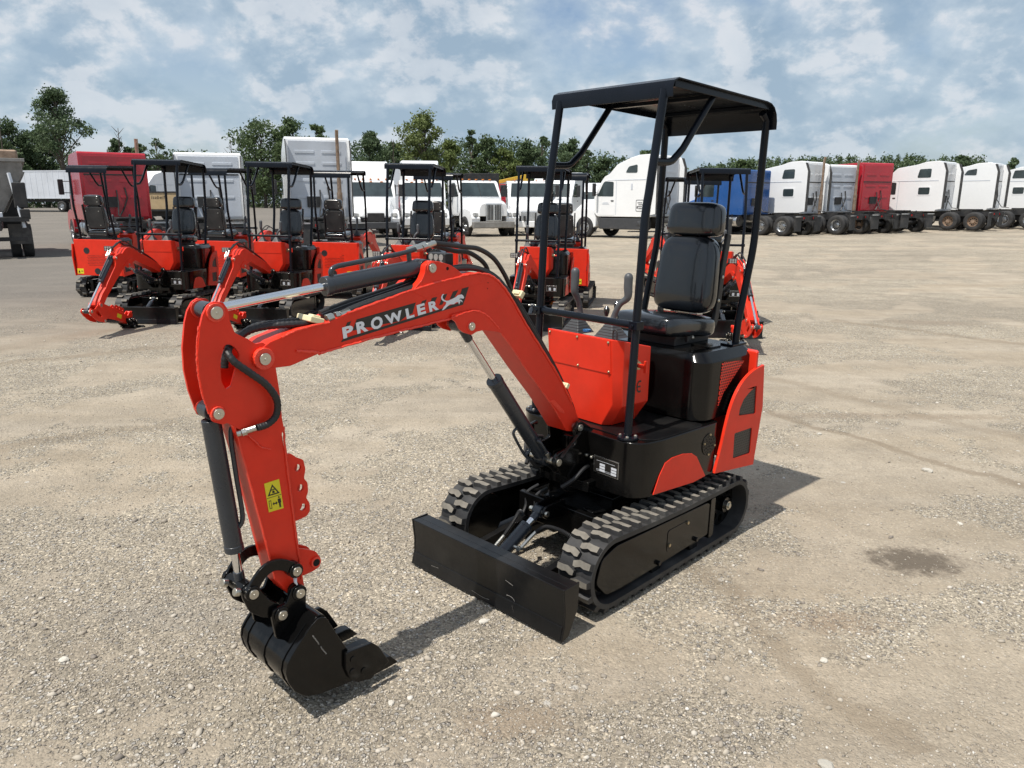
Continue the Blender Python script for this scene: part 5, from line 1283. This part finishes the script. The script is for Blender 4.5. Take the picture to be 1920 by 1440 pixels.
truck('white yard tractor with small cab and slotted nose left of the near front post', AT(985, 44), 275, 'twhite', 3.1, 'day', .1, stack=False, extender=False, hoodshape='cab')
truck('white truck with round fender mirrors right of the yard tractor', AT(1055, 45), 250, 'twhite', 3.4, 'flat', .8, stack=False, extender=False)
# right group
truck('white aerodynamic sleeper truck in side view with dark skirt behind the near canopy posts', AT(1212, 38), 136, 'twhite', 3.95, 'sleeper', 1.9, stack=False, extender=True, wall='tgrey', windows=1, side_fair=True)
truck('white crew cab truck mostly hidden between the side-view sleeper and the blue truck', AT(1300, 47), 170, 'twhite', 3.0, 'day', 1.1, stack=False, extender=False)
truck('blue sleeper truck behind the rear canopy post', AT(1392, 43), 128, 'tblue', 3.45, 'flat', 1.7, stack=False, extender=False)
truck('white sleeper truck right of the blue one, two dark side windows and chrome wheels', AT(1484, 44), 130, 'twhite', 3.9, 'sleeper', 2.0, stack=-.55, extender=True, wall='twhite', windows=2)
truck('white sleeper truck with smooth pale back wall left of the dark red sleeper', AT(1546, 45), 118, 'twhite', 3.75, 'sleeper', 1.8, stack=-.95, extender=False, wall='tgrey', windows=2, rim='rust')
truck('dark red sleeper truck in the right row with its back wall facing the camera', AT(1610, 46), 112, 'tred', 3.85, 'flat', 1.9, stack=False, extender=False, wall='tred')
truck('white sleeper truck with tan wheel rims right of the dark red sleeper', AT(1725, 46.5), 131, 'twhite', 3.9, 'sleeper', 2.1, stack=False, extender=True, windows=2, rim='rust')
truck('white sleeper truck second from the right edge with a teardrop roof window', AT(1822, 48), 134, 'twhite', 3.85, 'sleeper', 1.9, stack=False, extender=True, windows=1)
truck('white truck cut off by the right edge of the photo', AT(1905, 50), 128, 'twhite', 3.7, 'sleeper', 1.9, stack=False, extender=True, windows=2)
# farther small trucks
truck('small white sleeper truck glimpsed between the dark red truck and the dented sleeper wall', AT(300, 62), 250, 'twhite', 3.9, 'sleeper', 1.6, stack=False, windows=0)
truck('far white truck behind the crane with the lifted yellow boom', AT(940, 78), 280, 'twhite', 3.2, 'day', .3, stack=False, extender=False)
truck('far white truck in the gap left of the side-view sleeper truck', AT(1112, 66), 265, 'twhite', 3.4, 'sleeper', 1.4, stack=False, windows=0)
truck('far dark red truck seen in the gap between white high-roof trucks', AT(742, 66), 260, 'tred', 3.4, 'flat', 1.4, stack=False)
truck('far white truck with dark bonnet seen under the canopy of a parked excavator', AT(640, 75), 240, 'twhite', 3.3, 'flat', 1.4, stack=False)

# spreader truck at the left edge
def spreader():
    x, y, z = AT(-18, 25); root = empty('salt_spreader_truck', (x, y, z), R(123)); tag(root, 'weathered grey salt spreader truck cut off by the left edge, seen from behind', 'spreader truck')
    mb = MB(); v = []
    for (xx, w0, w1) in ((-2.4, .55, 1.22), (1.6, .55, 1.22)):
        v += [(xx, -w0, 1.35), (xx, w0, 1.35), (xx + (.25 if xx > 0 else -.25), w1, 2.55), (xx + (.25 if xx > 0 else -.25), w1, 2.95), (xx + (.25 if xx > 0 else -.25), -w1, 2.95), (xx + (.25 if xx > 0 else -.25), -w1, 2.55)]
    mb.add(v, [(0, 1, 2, 3, 4, 5), (11, 10, 9, 8, 7, 6)] + [(i, i + 6, (i + 1) % 6 + 6, (i + 1) % 6) for i in range(6)])
    hp = mb.build('hopper', M['galv'], root, bev=.02)
    mb = MB()
    for s in (-1, 1):
        for xx in (-2.2, -1.2, -.2, .8): mb.bar((xx, s * .62, 1.4), (xx, s * 1.25, 2.6), .08, .05)
        mb.box((-.5, s * 1.25, 2.93), (4.5, .10, .10))
    mb.box((-2.66, 0, 2.93), (.10, 2.5, .10)); mb.build('hopper_rib', M['galv'], hp, bev=.01)
    MB().box((-.4, 0, 3.10), (4.0, 2.3, .28)).build('tarp', M['rust'], root, bev=.06)
    mb = MB()
    for s in (-1, 1): mb.box((-.3, s * .42, 1.02), (6.6, .12, .28))
    mb.box((-2.9, 0, 1.2), (.5, 2.4, .14)); mb.build('chassis', M['chassis'], root, bev=.01)
    mb = MB(); mb.bar((-2.75, -.85, 2.55), (-3.05, -1.05, .95), .09, .06); mb.build('ladder_rail', M['trailer'], root, bev=.01)
    mb = MB(); mb.box((-2.95, -.30, 1.28), (.3, .5, .25)); mb.build('rear_light_box', M['trailer'], root, bev=.02)
    mb = MB(); mb.box((-2.7, -1.05, 1.9), (.55, .35, .75)); mb.box((-2.9, -1.12, 1.35), (.5, .25, .3)); mb.build('engine_box', M['chassis'], root, bev=.03)
    mb = MB(); mb.box((-3.0, 0, .62), (.08, 2.2, .12)); mb.cyl((-3.25, 0, .75), (-3.25, 0, .70), .30, 24); mb.build('spinner', M['chassis'], root, bev=.01)
    for s in (-1, 1):
        wheel(-1.9, s * 1.22, s, root, True); wheel(2.6, s * 1.2, s, root)
        MB().box((-2.55, s * .92, .75), (.02, .6, .6)).build('mudflap', M['flap'], root)
    MB().xz(rnd([(1.9, 1.0), (1.9, 2.75), (2.9, 2.75), (3.3, 2.0), (4.2, 1.8), (4.3, .8), (2.0, .8)], .1), -1.15, 1.15).build('cab', M['chassis'], root, bev=.06)
spreader()
def trailer(label, loc, yaw, Ln=12, h=2.7, z0=1.25, m='trailer', cat='trailer', deck=True):
    root = empty('box_trailer', loc, R(yaw)); tag(root, label, cat)
    bx = MB().box((0, 0, z0 + h / 2), (Ln, 2.5, h)).build('box', M[m], root, bev=.03)
    mb = MB(); k = int(Ln / .62)
    for s in (-1, 1):
        for i in range(k): mb.box((-Ln / 2 + .3 + i * .62, s * 1.255, z0 + h / 2), (.05, .02, h - .2))
        mb.box((0, s * 1.256, z0 + .06), (Ln, .03, .12)); mb.box((0, s * 1.256, z0 + h - .06), (Ln, .03, .12))
    mb.build('side_post', M[m], bx)
    mb = MB(); mb.box((0, 0, z0 - .18), (Ln - 1, 1.0, .25)); mb.box((-Ln / 2 + .1, 0, .75), (.1, 2.3, .15))
    for s in (-1, 1): mb.box((2, s * .9, z0 - .5), (.15, .1, .9))
    mb.build('chassis', M['chassis'], root)
    for s in (-1, 1):
        for xx in (-Ln / 2 + 1.6, -Ln / 2 + 2.9): wheel(xx, s * 1.2, s, root, True)
    return root
trailer('long pale box trailer standing far off at the left, before the wood', AT(75, 78), 172, 13)
trailer('grey ribbed trailer box far off behind the yard tractor', AT(1010, 84), 178, 9)
trailer('short grey trailer end far off left of the ribbed trailer box', AT(950, 82), 100, 8, m='galv')
trailer('dark covered trailer behind the white truck with the chrome grille', AT(893, 62), 100, 8, h=2.6, m='chassis')
trailer('white van trailer roof showing above the third parked excavator', AT(775, 56), 98, 9, h=2.75, z0=1.3)
trailer('far pale trailer seen in the gap beyond the right-hand parked excavator', AT(1128, 90), 175, 11, h=2.6)
trailer('far white trailer behind the blue truck', AT(1262, 88), 178, 9, h=2.6)
# tan wooden box body between the left trucks
def box_body():
    x, y, z = AT(318, 46); root = empty('flatbed_truck', (x, y, z), R(4)); tag(root, 'flatbed with tan plywood sides between the dark red truck and the dented sleeper', 'flatbed truck')
    b_ = MB().box((0, 0, 1.85), (4.6, 2.3, 1.0)).build('plywood_side', M['tan'], root, bev=.02)
    MB().box((0, -1.16, 1.30), (4.7, .04, .10)).box((0, -1.16, 2.33), (4.7, .05, .08)).build('rail', M['chassis'], b_)
    v, f = text_polys('Big Isabelle', .27, .0)
    mb = MB(); mb.add([(p[0] - .9 + p[1] * .25, -1.156, 1.95 + p[1]) for p in v], f); mb.build('script_lettering', M['decal'], b_, smooth=False)
    MB().box((0, 0, 1.1), (5.6, .9, .3)).build('chassis', M['chassis'], root)
    for s in (-1, 1):
        for xx in (-1.6, 2.2): wheel(xx, s * 1.15, s, root, xx < 0)
box_body()
# crane truck with a lifted yellow and red boom
def crane():
    x, y, z = AT(945, 70); root = empty('crane_truck', (x, y, z), R(8)); tag(root, 'red crane truck with a short lifted yellow boom far off in the middle', 'crane truck')
    mb = MB(); mb.bar((-1.6, 0, 3.3), (1.9, 0, 4.05), .30, .30); mb.box((2.0, 0, 3.9), (.6, .5, .6)); mb.build('lifting_boom', M['tan'] if False else mat('crane_yellow', (.62, .40, .04), .4), root, bev=.03)
    mb = MB(); mb.box((0, 0, 2.7), (1.6, 1.2, 1.3)); mb.bar((-1.4, .2, 2.9), (1.6, .2, 3.4), .18, .2); mb.box((.6, 0, 1.6), (4.5, 2.2, .9)); mb.build('turntable', M['tred'], root, bev=.05)
    MB().box((0, 0, 1.0), (6.2, 1.0, .3)).build('chassis', M['chassis'], root)
    for s in (-1, 1):
        for xx in (-2.0, 1.4, 2.6): wheel(xx, s * 1.15, s, root)
crane()

# ------------------------------------------------------------------ trees
def leaf_mat(name, c0, c1, c2):
    m = bpy.data.materials.new(name); m.use_nodes = True; t = m.node_tree; b = t.nodes['Principled BSDF']
    oi = N(t, 'ShaderNodeObjectInfo').outputs['Random']
    tc = N(t, 'ShaderNodeTexCoord').outputs['Object']
    n1 = NOISE(t, tc, .9, 3, .6); n2 = NOISE(t, tc, 7, 2, .5)
    c = MIX(t, RAMP(t, MATH(t, 'ADD', MATH(t, 'MULTIPLY', n1, .6), MATH(t, 'MULTIPLY', n2, .4)), [(.40, 0.0), (.60, 1.0)]), c0, c1)
    c = MIX(t, MATH(t, 'MULTIPLY', oi, .35), c, c2)
    L(t, c, b.inputs['Base Color']); b.inputs['Roughness'].default_value = .6; b.inputs['Specular IOR Level'].default_value = .3
    tr = N(t, 'ShaderNodeBsdfTranslucent'); L(t, c, tr.inputs[0]); mx = N(t, 'ShaderNodeMixShader'); mx.inputs[0].default_value = .28
    out = t.nodes['Material Output']; L(t, b.outputs[0], mx.inputs[1]); L(t, tr.outputs[0], mx.inputs[2]); L(t, mx.outputs[0], out.inputs[0])
    return m
LM = [leaf_mat('leaf_dark', (.062, .095, .048), (.115, .165, .075), (.085, .125, .07)), leaf_mat('leaf_mid', (.062, .098, .040), (.125, .178, .072), (.10, .13, .07)), leaf_mat('leaf_light', (.085, .125, .032), (.175, .215, .070), (.14, .165, .06))]  # leaf greens lifted and cooled: distance haze is put into the colour
def mesh_quads(name, centers, size, material, seed):
    r_ = np.random.default_rng(seed); n = len(centers)
    a = r_.normal(size=(n, 3)); a /= np.linalg.norm(a, axis=1, keepdims=True); b_ = r_.normal(size=(n, 3)); b_ -= (a * b_).sum(1, keepdims=True) * a; b_ /= np.linalg.norm(b_, axis=1, keepdims=True)
    s = size * r_.uniform(.55, 1.35, (n, 1)); u = a * s; v = b_ * s * .62
    co = np.stack([centers - u, centers - v * .9, centers + u, centers + v], 1).reshape(-1, 3)
    me = bpy.data.meshes.new(name); me.vertices.add(4 * n); me.vertices.foreach_set('co', co.ravel()); me.loops.add(4 * n); me.loops.foreach_set('vertex_index', np.arange(4 * n))
    me.polygons.add(n); me.polygons.foreach_set('loop_start', np.arange(n) * 4); me.update(); me.validate(); me.materials.append(material); return me
def make_tree(h, wd, seed, lm, n_leaf, trunk_h=.28, sparse=False, leaf=.26, clumps=26, name='tree'):
    r_ = np.random.default_rng(seed); rr_ = random.Random(seed)
    root = empty(name)
    tb = MB(); top = Vector((rr_.uniform(-.3, .3), rr_.uniform(-.3, .3), h * .88)); P0 = Vector((0, 0, -.3))
    tb.tube(spline([P0, Vector((.1, 0, h * .25)), Vector((-.1, .1, h * .55)), top], 4), [h * .022 * (1 - .85 * i / 12) for i in range(13)], 7)
    cl = []
    for i in range(clumps):
        f = (i + .5) / clumps; z = h * (trunk_h + (1 - trunk_h) * (f ** .9)) ; prof = math.sin(math.pi * min(1, (z / h - trunk_h * .6) / (1.08 - trunk_h * .6))) ** .55
        a = rr_.uniform(0, 6.283); rad = wd / 2 * prof * rr_.uniform(.30, 1.0) * (.55 if z > h * .9 else 1); c = Vector((rad * math.cos(a), rad * math.sin(a), z * rr_.uniform(.94, 1.0)))
        cr = wd * rr_.uniform(.10, .19) * (.75 if sparse else 1); cl.append((c, cr))
        base = Vector((0, 0, max(h * .18, z - rad * .9 - h * .08)))
        tb.tube([base, base.lerp(c, .5) + Vector((0, 0, .2)), c], [h * .007, h * .0045, h * .002], 5)
    tb.build('trunk', M['bark'], root)
    pts = []
    for c, cr in cl:
        k = int(n_leaf / clumps * rr_.uniform(.6, 1.4))
        d = r_.normal(size=(k, 3)); d /= np.linalg.norm(d, axis=1, keepdims=True); rad = cr * r_.uniform(.25, 1.0, (k, 1)) ** .5 * (1 + .25 * r_.normal(size=(k, 1)))
        p = d * rad * np.array([1.1, 1.1, .82]); pts.append(p + np.array(c))
    me = mesh_quads('crown', np.concatenate(pts), leaf, lm, seed + 1); o = bpy.data.objects.new('crown', me); scene.collection.objects.link(o); o.parent = root
    return root
PT = {}
def tree(u, vtop, wpx, Y, lab, shape='round', lm=0, vbase=None):
    """a tree of its own: crown top at photo row vtop, wpx wide"""
    h = zat(vtop, Y) + .0 - at(u, Y)[2]; wd = wpx / FPX * Y
    key = (shape, lm, len([k for k in PT if k[0] == shape and k[1] == lm]) if False else 0)
    rs = hash((u, vtop)) % 1000
    kw = dict(round=dict(n_leaf=7500, trunk_h=.16, clumps=34), tall=dict(n_leaf=6500, trunk_h=.52, clumps=26), sparse=dict(n_leaf=1800, trunk_h=.30, clumps=22, sparse=True), slim=dict(n_leaf=3400, trunk_h=.2, clumps=20))[shape]
    o = make_tree(h, wd, u * 3 + vtop, LM[lm], leaf=.0017 * Y * (.85 if shape == 'sparse' else 1), name='tree', **kw)
    x, y, z = at(u, Y); o.location = (x, y, z); tag(o, lab, 'tree'); return o
TR = [
 (131, 166, 100, 100, 'tall open-crowned tree standing above all others at the left', 'tall', 0),
 (40, 226, 78, 104, 'bushy dark tree left of the tallest tree, above the spreader truck', 'round', 0), (92, 234, 66, 108, 'dark tree directly beneath the left edge of the tallest tree', 'round', 0), (4, 250, 34, 100, 'slim tree at the very left edge of the photo', 'slim', 0),
 (236, 262, 46, 100, 'small dark tree left of the tan exhaust stack', 'round', 0), (272, 268, 40, 104, 'small dark tree right of the tan exhaust stack', 'round', 1), (306, 258, 52, 98, 'thin sapling-like tree with sparse leaves right of the exhaust stack', 'sparse', 1), (352, 278, 42, 108, 'low pale bare-twigged tree above the dented sleeper wall', 'sparse', 1),
 (500, 228, 112, 104, 'wide round tree left behind the tallest white sleeper', 'round', 1), (560, 226, 86, 106, 'round tree directly behind the tallest white sleeper', 'round', 1), (604, 229, 44, 104, 'narrow tree at the right shoulder of the tallest white sleeper', 'slim', 1),
 (700, 247, 66, 104, 'very dark round tree right of the tallest white sleeper', 'round', 0), (742, 268, 50, 112, 'low dark tree between the very dark one and the tall light green one', 'round', 0),
 (801, 209, 92, 104, 'tall light green tree above the third parked excavator', 'tall', 2), (848, 262, 56, 98, 'yellowish green low tree right of the tall light green one', 'round', 2), (886, 245, 40, 106, 'upright mid green tree above the chrome-grille truck', 'slim', 1), (915, 256, 50, 102, 'mid green tree right of the upright one, above the crane', 'round', 1),
 (948, 276, 50, 100, 'yellowish green tree left of the near canopy front post', 'round', 2), (985, 268, 52, 106, 'dark green tree just left of the near canopy front post', 'round', 0), (1014, 250, 38, 104, 'upright dark tree touching the near canopy front post', 'slim', 0), (1066, 264, 62, 106, 'rounded dark tree under the left corner of the near canopy roof', 'round', 0), (1100, 280, 26, 100, 'pointed slim tree under the near canopy roof brace', 'slim', 0), (1136, 298, 54, 112, 'low dark tree left of the side-view sleeper truck roof', 'round', 0),
 (1208, 279, 40, 104, 'small tree peeking over the side-view sleeper truck', 'round', 1), (1347, 309, 40, 118, 'low tree left end of the right-hand wood', 'round', 0), (1388, 301, 44, 122, 'second tree from the left end of the right-hand wood', 'round', 1), (1795, 294, 46, 150, 'tree at the right end of the long right-hand wood', 'round', 0), (1889, 299, 30, 130, 'lone small tree by the right edge of the photo', 'round', 0)]
for a in TR: tree(*a)
# bare snags
def snag(u, vtop, Y, lab):
    x, y, z = at(u, Y); h = zat(vtop, Y) - z; r_ = random.Random(u); mb = MB(); mb.tube([(0, 0, 0), (.1, 0, h * .5), (.25, 0, h)], [.16, .10, .03], 6)
    for i in range(9): zz = h * r_.uniform(.45, .95); a = r_.uniform(0, 6.28); l = r_.uniform(.6, 1.6); mb.tube([(.1, 0, zz), (.1 + l * .6 * math.cos(a), l * .6 * math.sin(a), zz + l * .7)], [.05, .015], 4)
    o = mb.build('dead_tree', M['bark'], None); o.location = (x, y, z); tag(o, lab, 'dead tree')
for a in [(22, 222, 98, 'bare dead tree above the left edge of the spreader truck'), (237, 240, 96, 'bare dead tree spike left of the tan exhaust stack'), (441, 262, 100, 'bare leaning snag between the dented sleeper and the tallest sleeper'), (739, 262, 98, 'pale bare trunk before the dark wood in the middle')]: snag(*a)
# woods that read as one mass
def wood(name, segs, seed, lm, dens=20, leaf=.0020):
    r_ = np.random.default_rng(seed); pts = []
    for (u0, u1, Y, v0, v1, vary) in segs:
        us = np.arange(u0, u1, 7.0 if u1 - u0 > 60 else 5.0)
        for u in us:
            for row in range(3):
                uu = u + r_.uniform(-5, 5); Yr = Y + row * 2.5 + r_.uniform(-2, 2); x, y, z = at(uu, Yr)
                f = (u - u0) / max(1, u1 - u0); vt = v0 + (v1 - v0) * f + vary * (fbm(np.array([u * .035]), np.array([row * 3.1 + seed]), 3, seed)[0] - .45) * 2
                htop = zat(vt, Yr) - z
                for zc in np.arange(.4, htop, 1.05):
                    k = int(dens * r_.uniform(.7, 1.3)); rad = 1.15 * min(1, .35 + (htop - zc) * .35)
                    p = r_.normal(size=(k, 3)) * np.array([rad * .55, rad * .55, .38]); pts.append(p + np.array([x, y, z + zc]))
    P_ = np.concatenate(pts); me = mesh_quads(name, P_, leaf * 100, lm, seed + 9)
    o = bpy.data.objects.new(name, me); scene.collection.objects.link(o); tag(o, kind='stuff'); return o
w1 = wood('woodland_left', [(-260, 60, 108, 272, 268, 14), (60, 150, 108, 268, 280, 12), (150, 480, 112, 292, 294, 9), (480, 640, 110, 284, 280, 10)], 11, LM[0])
w2 = wood('woodland_middle', [(640, 860, 112, 274, 270, 12), (860, 1050, 110, 268, 272, 14), (1050, 1170, 114, 276, 300, 7), (1170, 1320, 118, 322, 326, 6)], 12, LM[0], dens=20)
w3 = wood('woodland_right', [(1310, 1440, 125, 312, 300, 5), (1440, 1550, 140, 303, 299, 4), (1550, 1830, 150, 299, 297, 6), (1830, 1870, 150, 310, 330, 4), (1870, 2200, 150, 322, 312, 6)], 13, LM[0], dens=34, leaf=.0022)
for o, lb in ((w1, 'dark mass of trees behind the left-hand trucks'), (w2, 'dark mass of trees behind the middle trucks'), (w3, 'long even dark line of trees behind the right-hand truck row')): o['label'] = lb; o['category'] = 'woodland'

# ------------------------------------------------------------------ loose stones
def stones():
    r_ = np.random.default_rng(4)
    ico_v = []; bm = bmesh.new(); bmesh.ops.create_icosphere(bm, subdivisions=1, radius=1); base = np.array([v.co[:] for v in bm.verts]); tri = np.array([[v.index for v in f.verts] for f in bm.faces]); bm.free()
    octv = np.array([(1, 0, 0), (-1, 0, 0), (0, 1, 0), (0, -1, 0), (0, 0, 1), (0, 0, -1)], float); octf = np.array([(0, 2, 4), (2, 1, 4), (1, 3, 4), (3, 0, 4), (2, 0, 5), (1, 2, 5), (3, 1, 5), (0, 3, 5)])
    def make(nm, n, smin, smax, bv, bf, ymax, mm, power=3.0, cluster=True):
        k = 0; X = []; 
        m_ = n * 3
        y = 1.55 + (ymax - 1.55) * r_.uniform(0, 1, m_) ** 1.5; x = r_.uniform(-.78, .78, m_) * (y + .4)
        if cluster:
            keep = gravel(x, y) * .88 + .12 > r_.uniform(0, 1, m_); x, y = x[keep], y[keep]
        x, y = x[:n], y[:n]; n2 = len(x); z = gh(x, y) + relief(x, y)
        s = smin * (smax / smin) ** (r_.uniform(0, 1, n2) ** power)
        V = bv[None] * (1 + .33 * r_.uniform(-1, 1, (n2, len(bv), 1))) * np.stack([r_.uniform(.8, 1.4, n2), r_.uniform(.6, 1.0, n2), r_.uniform(.35, .75, n2)], -1)[:, None]
        a = r_.uniform(0, 6.283, n2); c, s_ = np.cos(a)[:, None], np.sin(a)[:, None]
        VX = V[..., 0] * c - V[..., 1] * s_; VY = V[..., 0] * s_ + V[..., 1] * c
        V = np.stack([VX, VY, V[..., 2]], -1) * s[:, None, None]; V += np.stack([x, y, z + s * .16], -1)[:, None]
        nb = len(bv); F = (bf[None] + (np.arange(n2) * nb)[:, None, None]).reshape(-1, 3)
        me = bpy.data.meshes.new(nm); me.vertices.add(n2 * nb); me.vertices.foreach_set('co', V.ravel()); me.loops.add(F.size); me.loops.foreach_set('vertex_index', F.ravel()); me.polygons.add(len(F)); me.polygons.foreach_set('loop_start', np.arange(len(F)) * 3)
        at_ = me.attributes.new('tone', 'FLOAT', 'POINT'); at_.data.foreach_set('value', np.repeat(r_.uniform(0, 1, n2), nb)); me.update(); me.materials.append(mm)
        o = bpy.data.objects.new(nm, me); scene.collection.objects.link(o); return o
    m = bpy.data.materials.new('stone'); m.use_nodes = True; t = m.node_tree; b = t.nodes['Principled BSDF']
    at_ = N(t, 'ShaderNodeAttribute', attribute_name='tone'); L(t, RAMP(t, at_.outputs['Fac'], [(0, (.20, .175, .15)), (.3, (.32, .28, .225)), (.7, (.41, .365, .30)), (.95, (.50, .46, .40)), (1, (.62, .59, .54))]), b.inputs['Base Color']); b.inputs['Roughness'].default_value = .85
    a = make('fine_gravel', 150000, .0022, .0075, octv, octf, 7.5, m, 1.7); tag(a, 'fine loose gravel scattered over the yard in the foreground', 'gravel', kind='stuff')
    a = make('loose_stones', 5200, .006, .017, base, tri, 12, m, 3.2); tag(a, 'loose larger stones scattered over the yard', 'stones', kind='stuff')
stones()
def rock(u, v, s, lab, seed, tone=.45):
    x, y = gpt(u, v); bm = bmesh.new(); bmesh.ops.create_icosphere(bm, subdivisions=2, radius=1); r_ = random.Random(seed)
    for vt in bm.verts: vt.co *= 1 + r_.uniform(-.18, .18); vt.co.z *= .55; vt.co.x *= 1.25
    me = bpy.data.meshes.new('rock'); bm.to_mesh(me); bm.free(); me.materials.append(mat('rock_%02d' % int(tone * 100), (tone, tone * .94, tone * .82), .85, var=.15, vscale=20, bump=.6, bscale=60))
    o = bpy.data.objects.new('rock', me); scene.collection.objects.link(o); o.scale = (s, s, s); o.location = (x, y, float(gh(x, y) + relief(np.array([x]), np.array([y]))[0]) + s * .2); o.rotation_euler = (0, 0, r_.uniform(0, 6)); tag(o, lab, 'rock')
for i, a in enumerate([(1738, 884, .030, 'flat tan rock right of the excavator on the open yard'), (1536, 815, .020, 'small tan rock between the red rear shell and the open yard'), (1548, 1437, .022, 'tan stone at the lower edge left of the right corner'), (1544, 1238, .014, 'small pale stone right of the dozer blade'), (907, 1165, .016, 'pale stone in front of the dozer blade'), (120, 1240, .017, 'white stone near the left edge'), (1800, 982, .014, 'white flake of stone far right'), (733, 1316, .012, 'round stone below the bucket teeth')]): rock(a[0], a[1], a[2], a[3], i, .45 if i < 3 else .6)
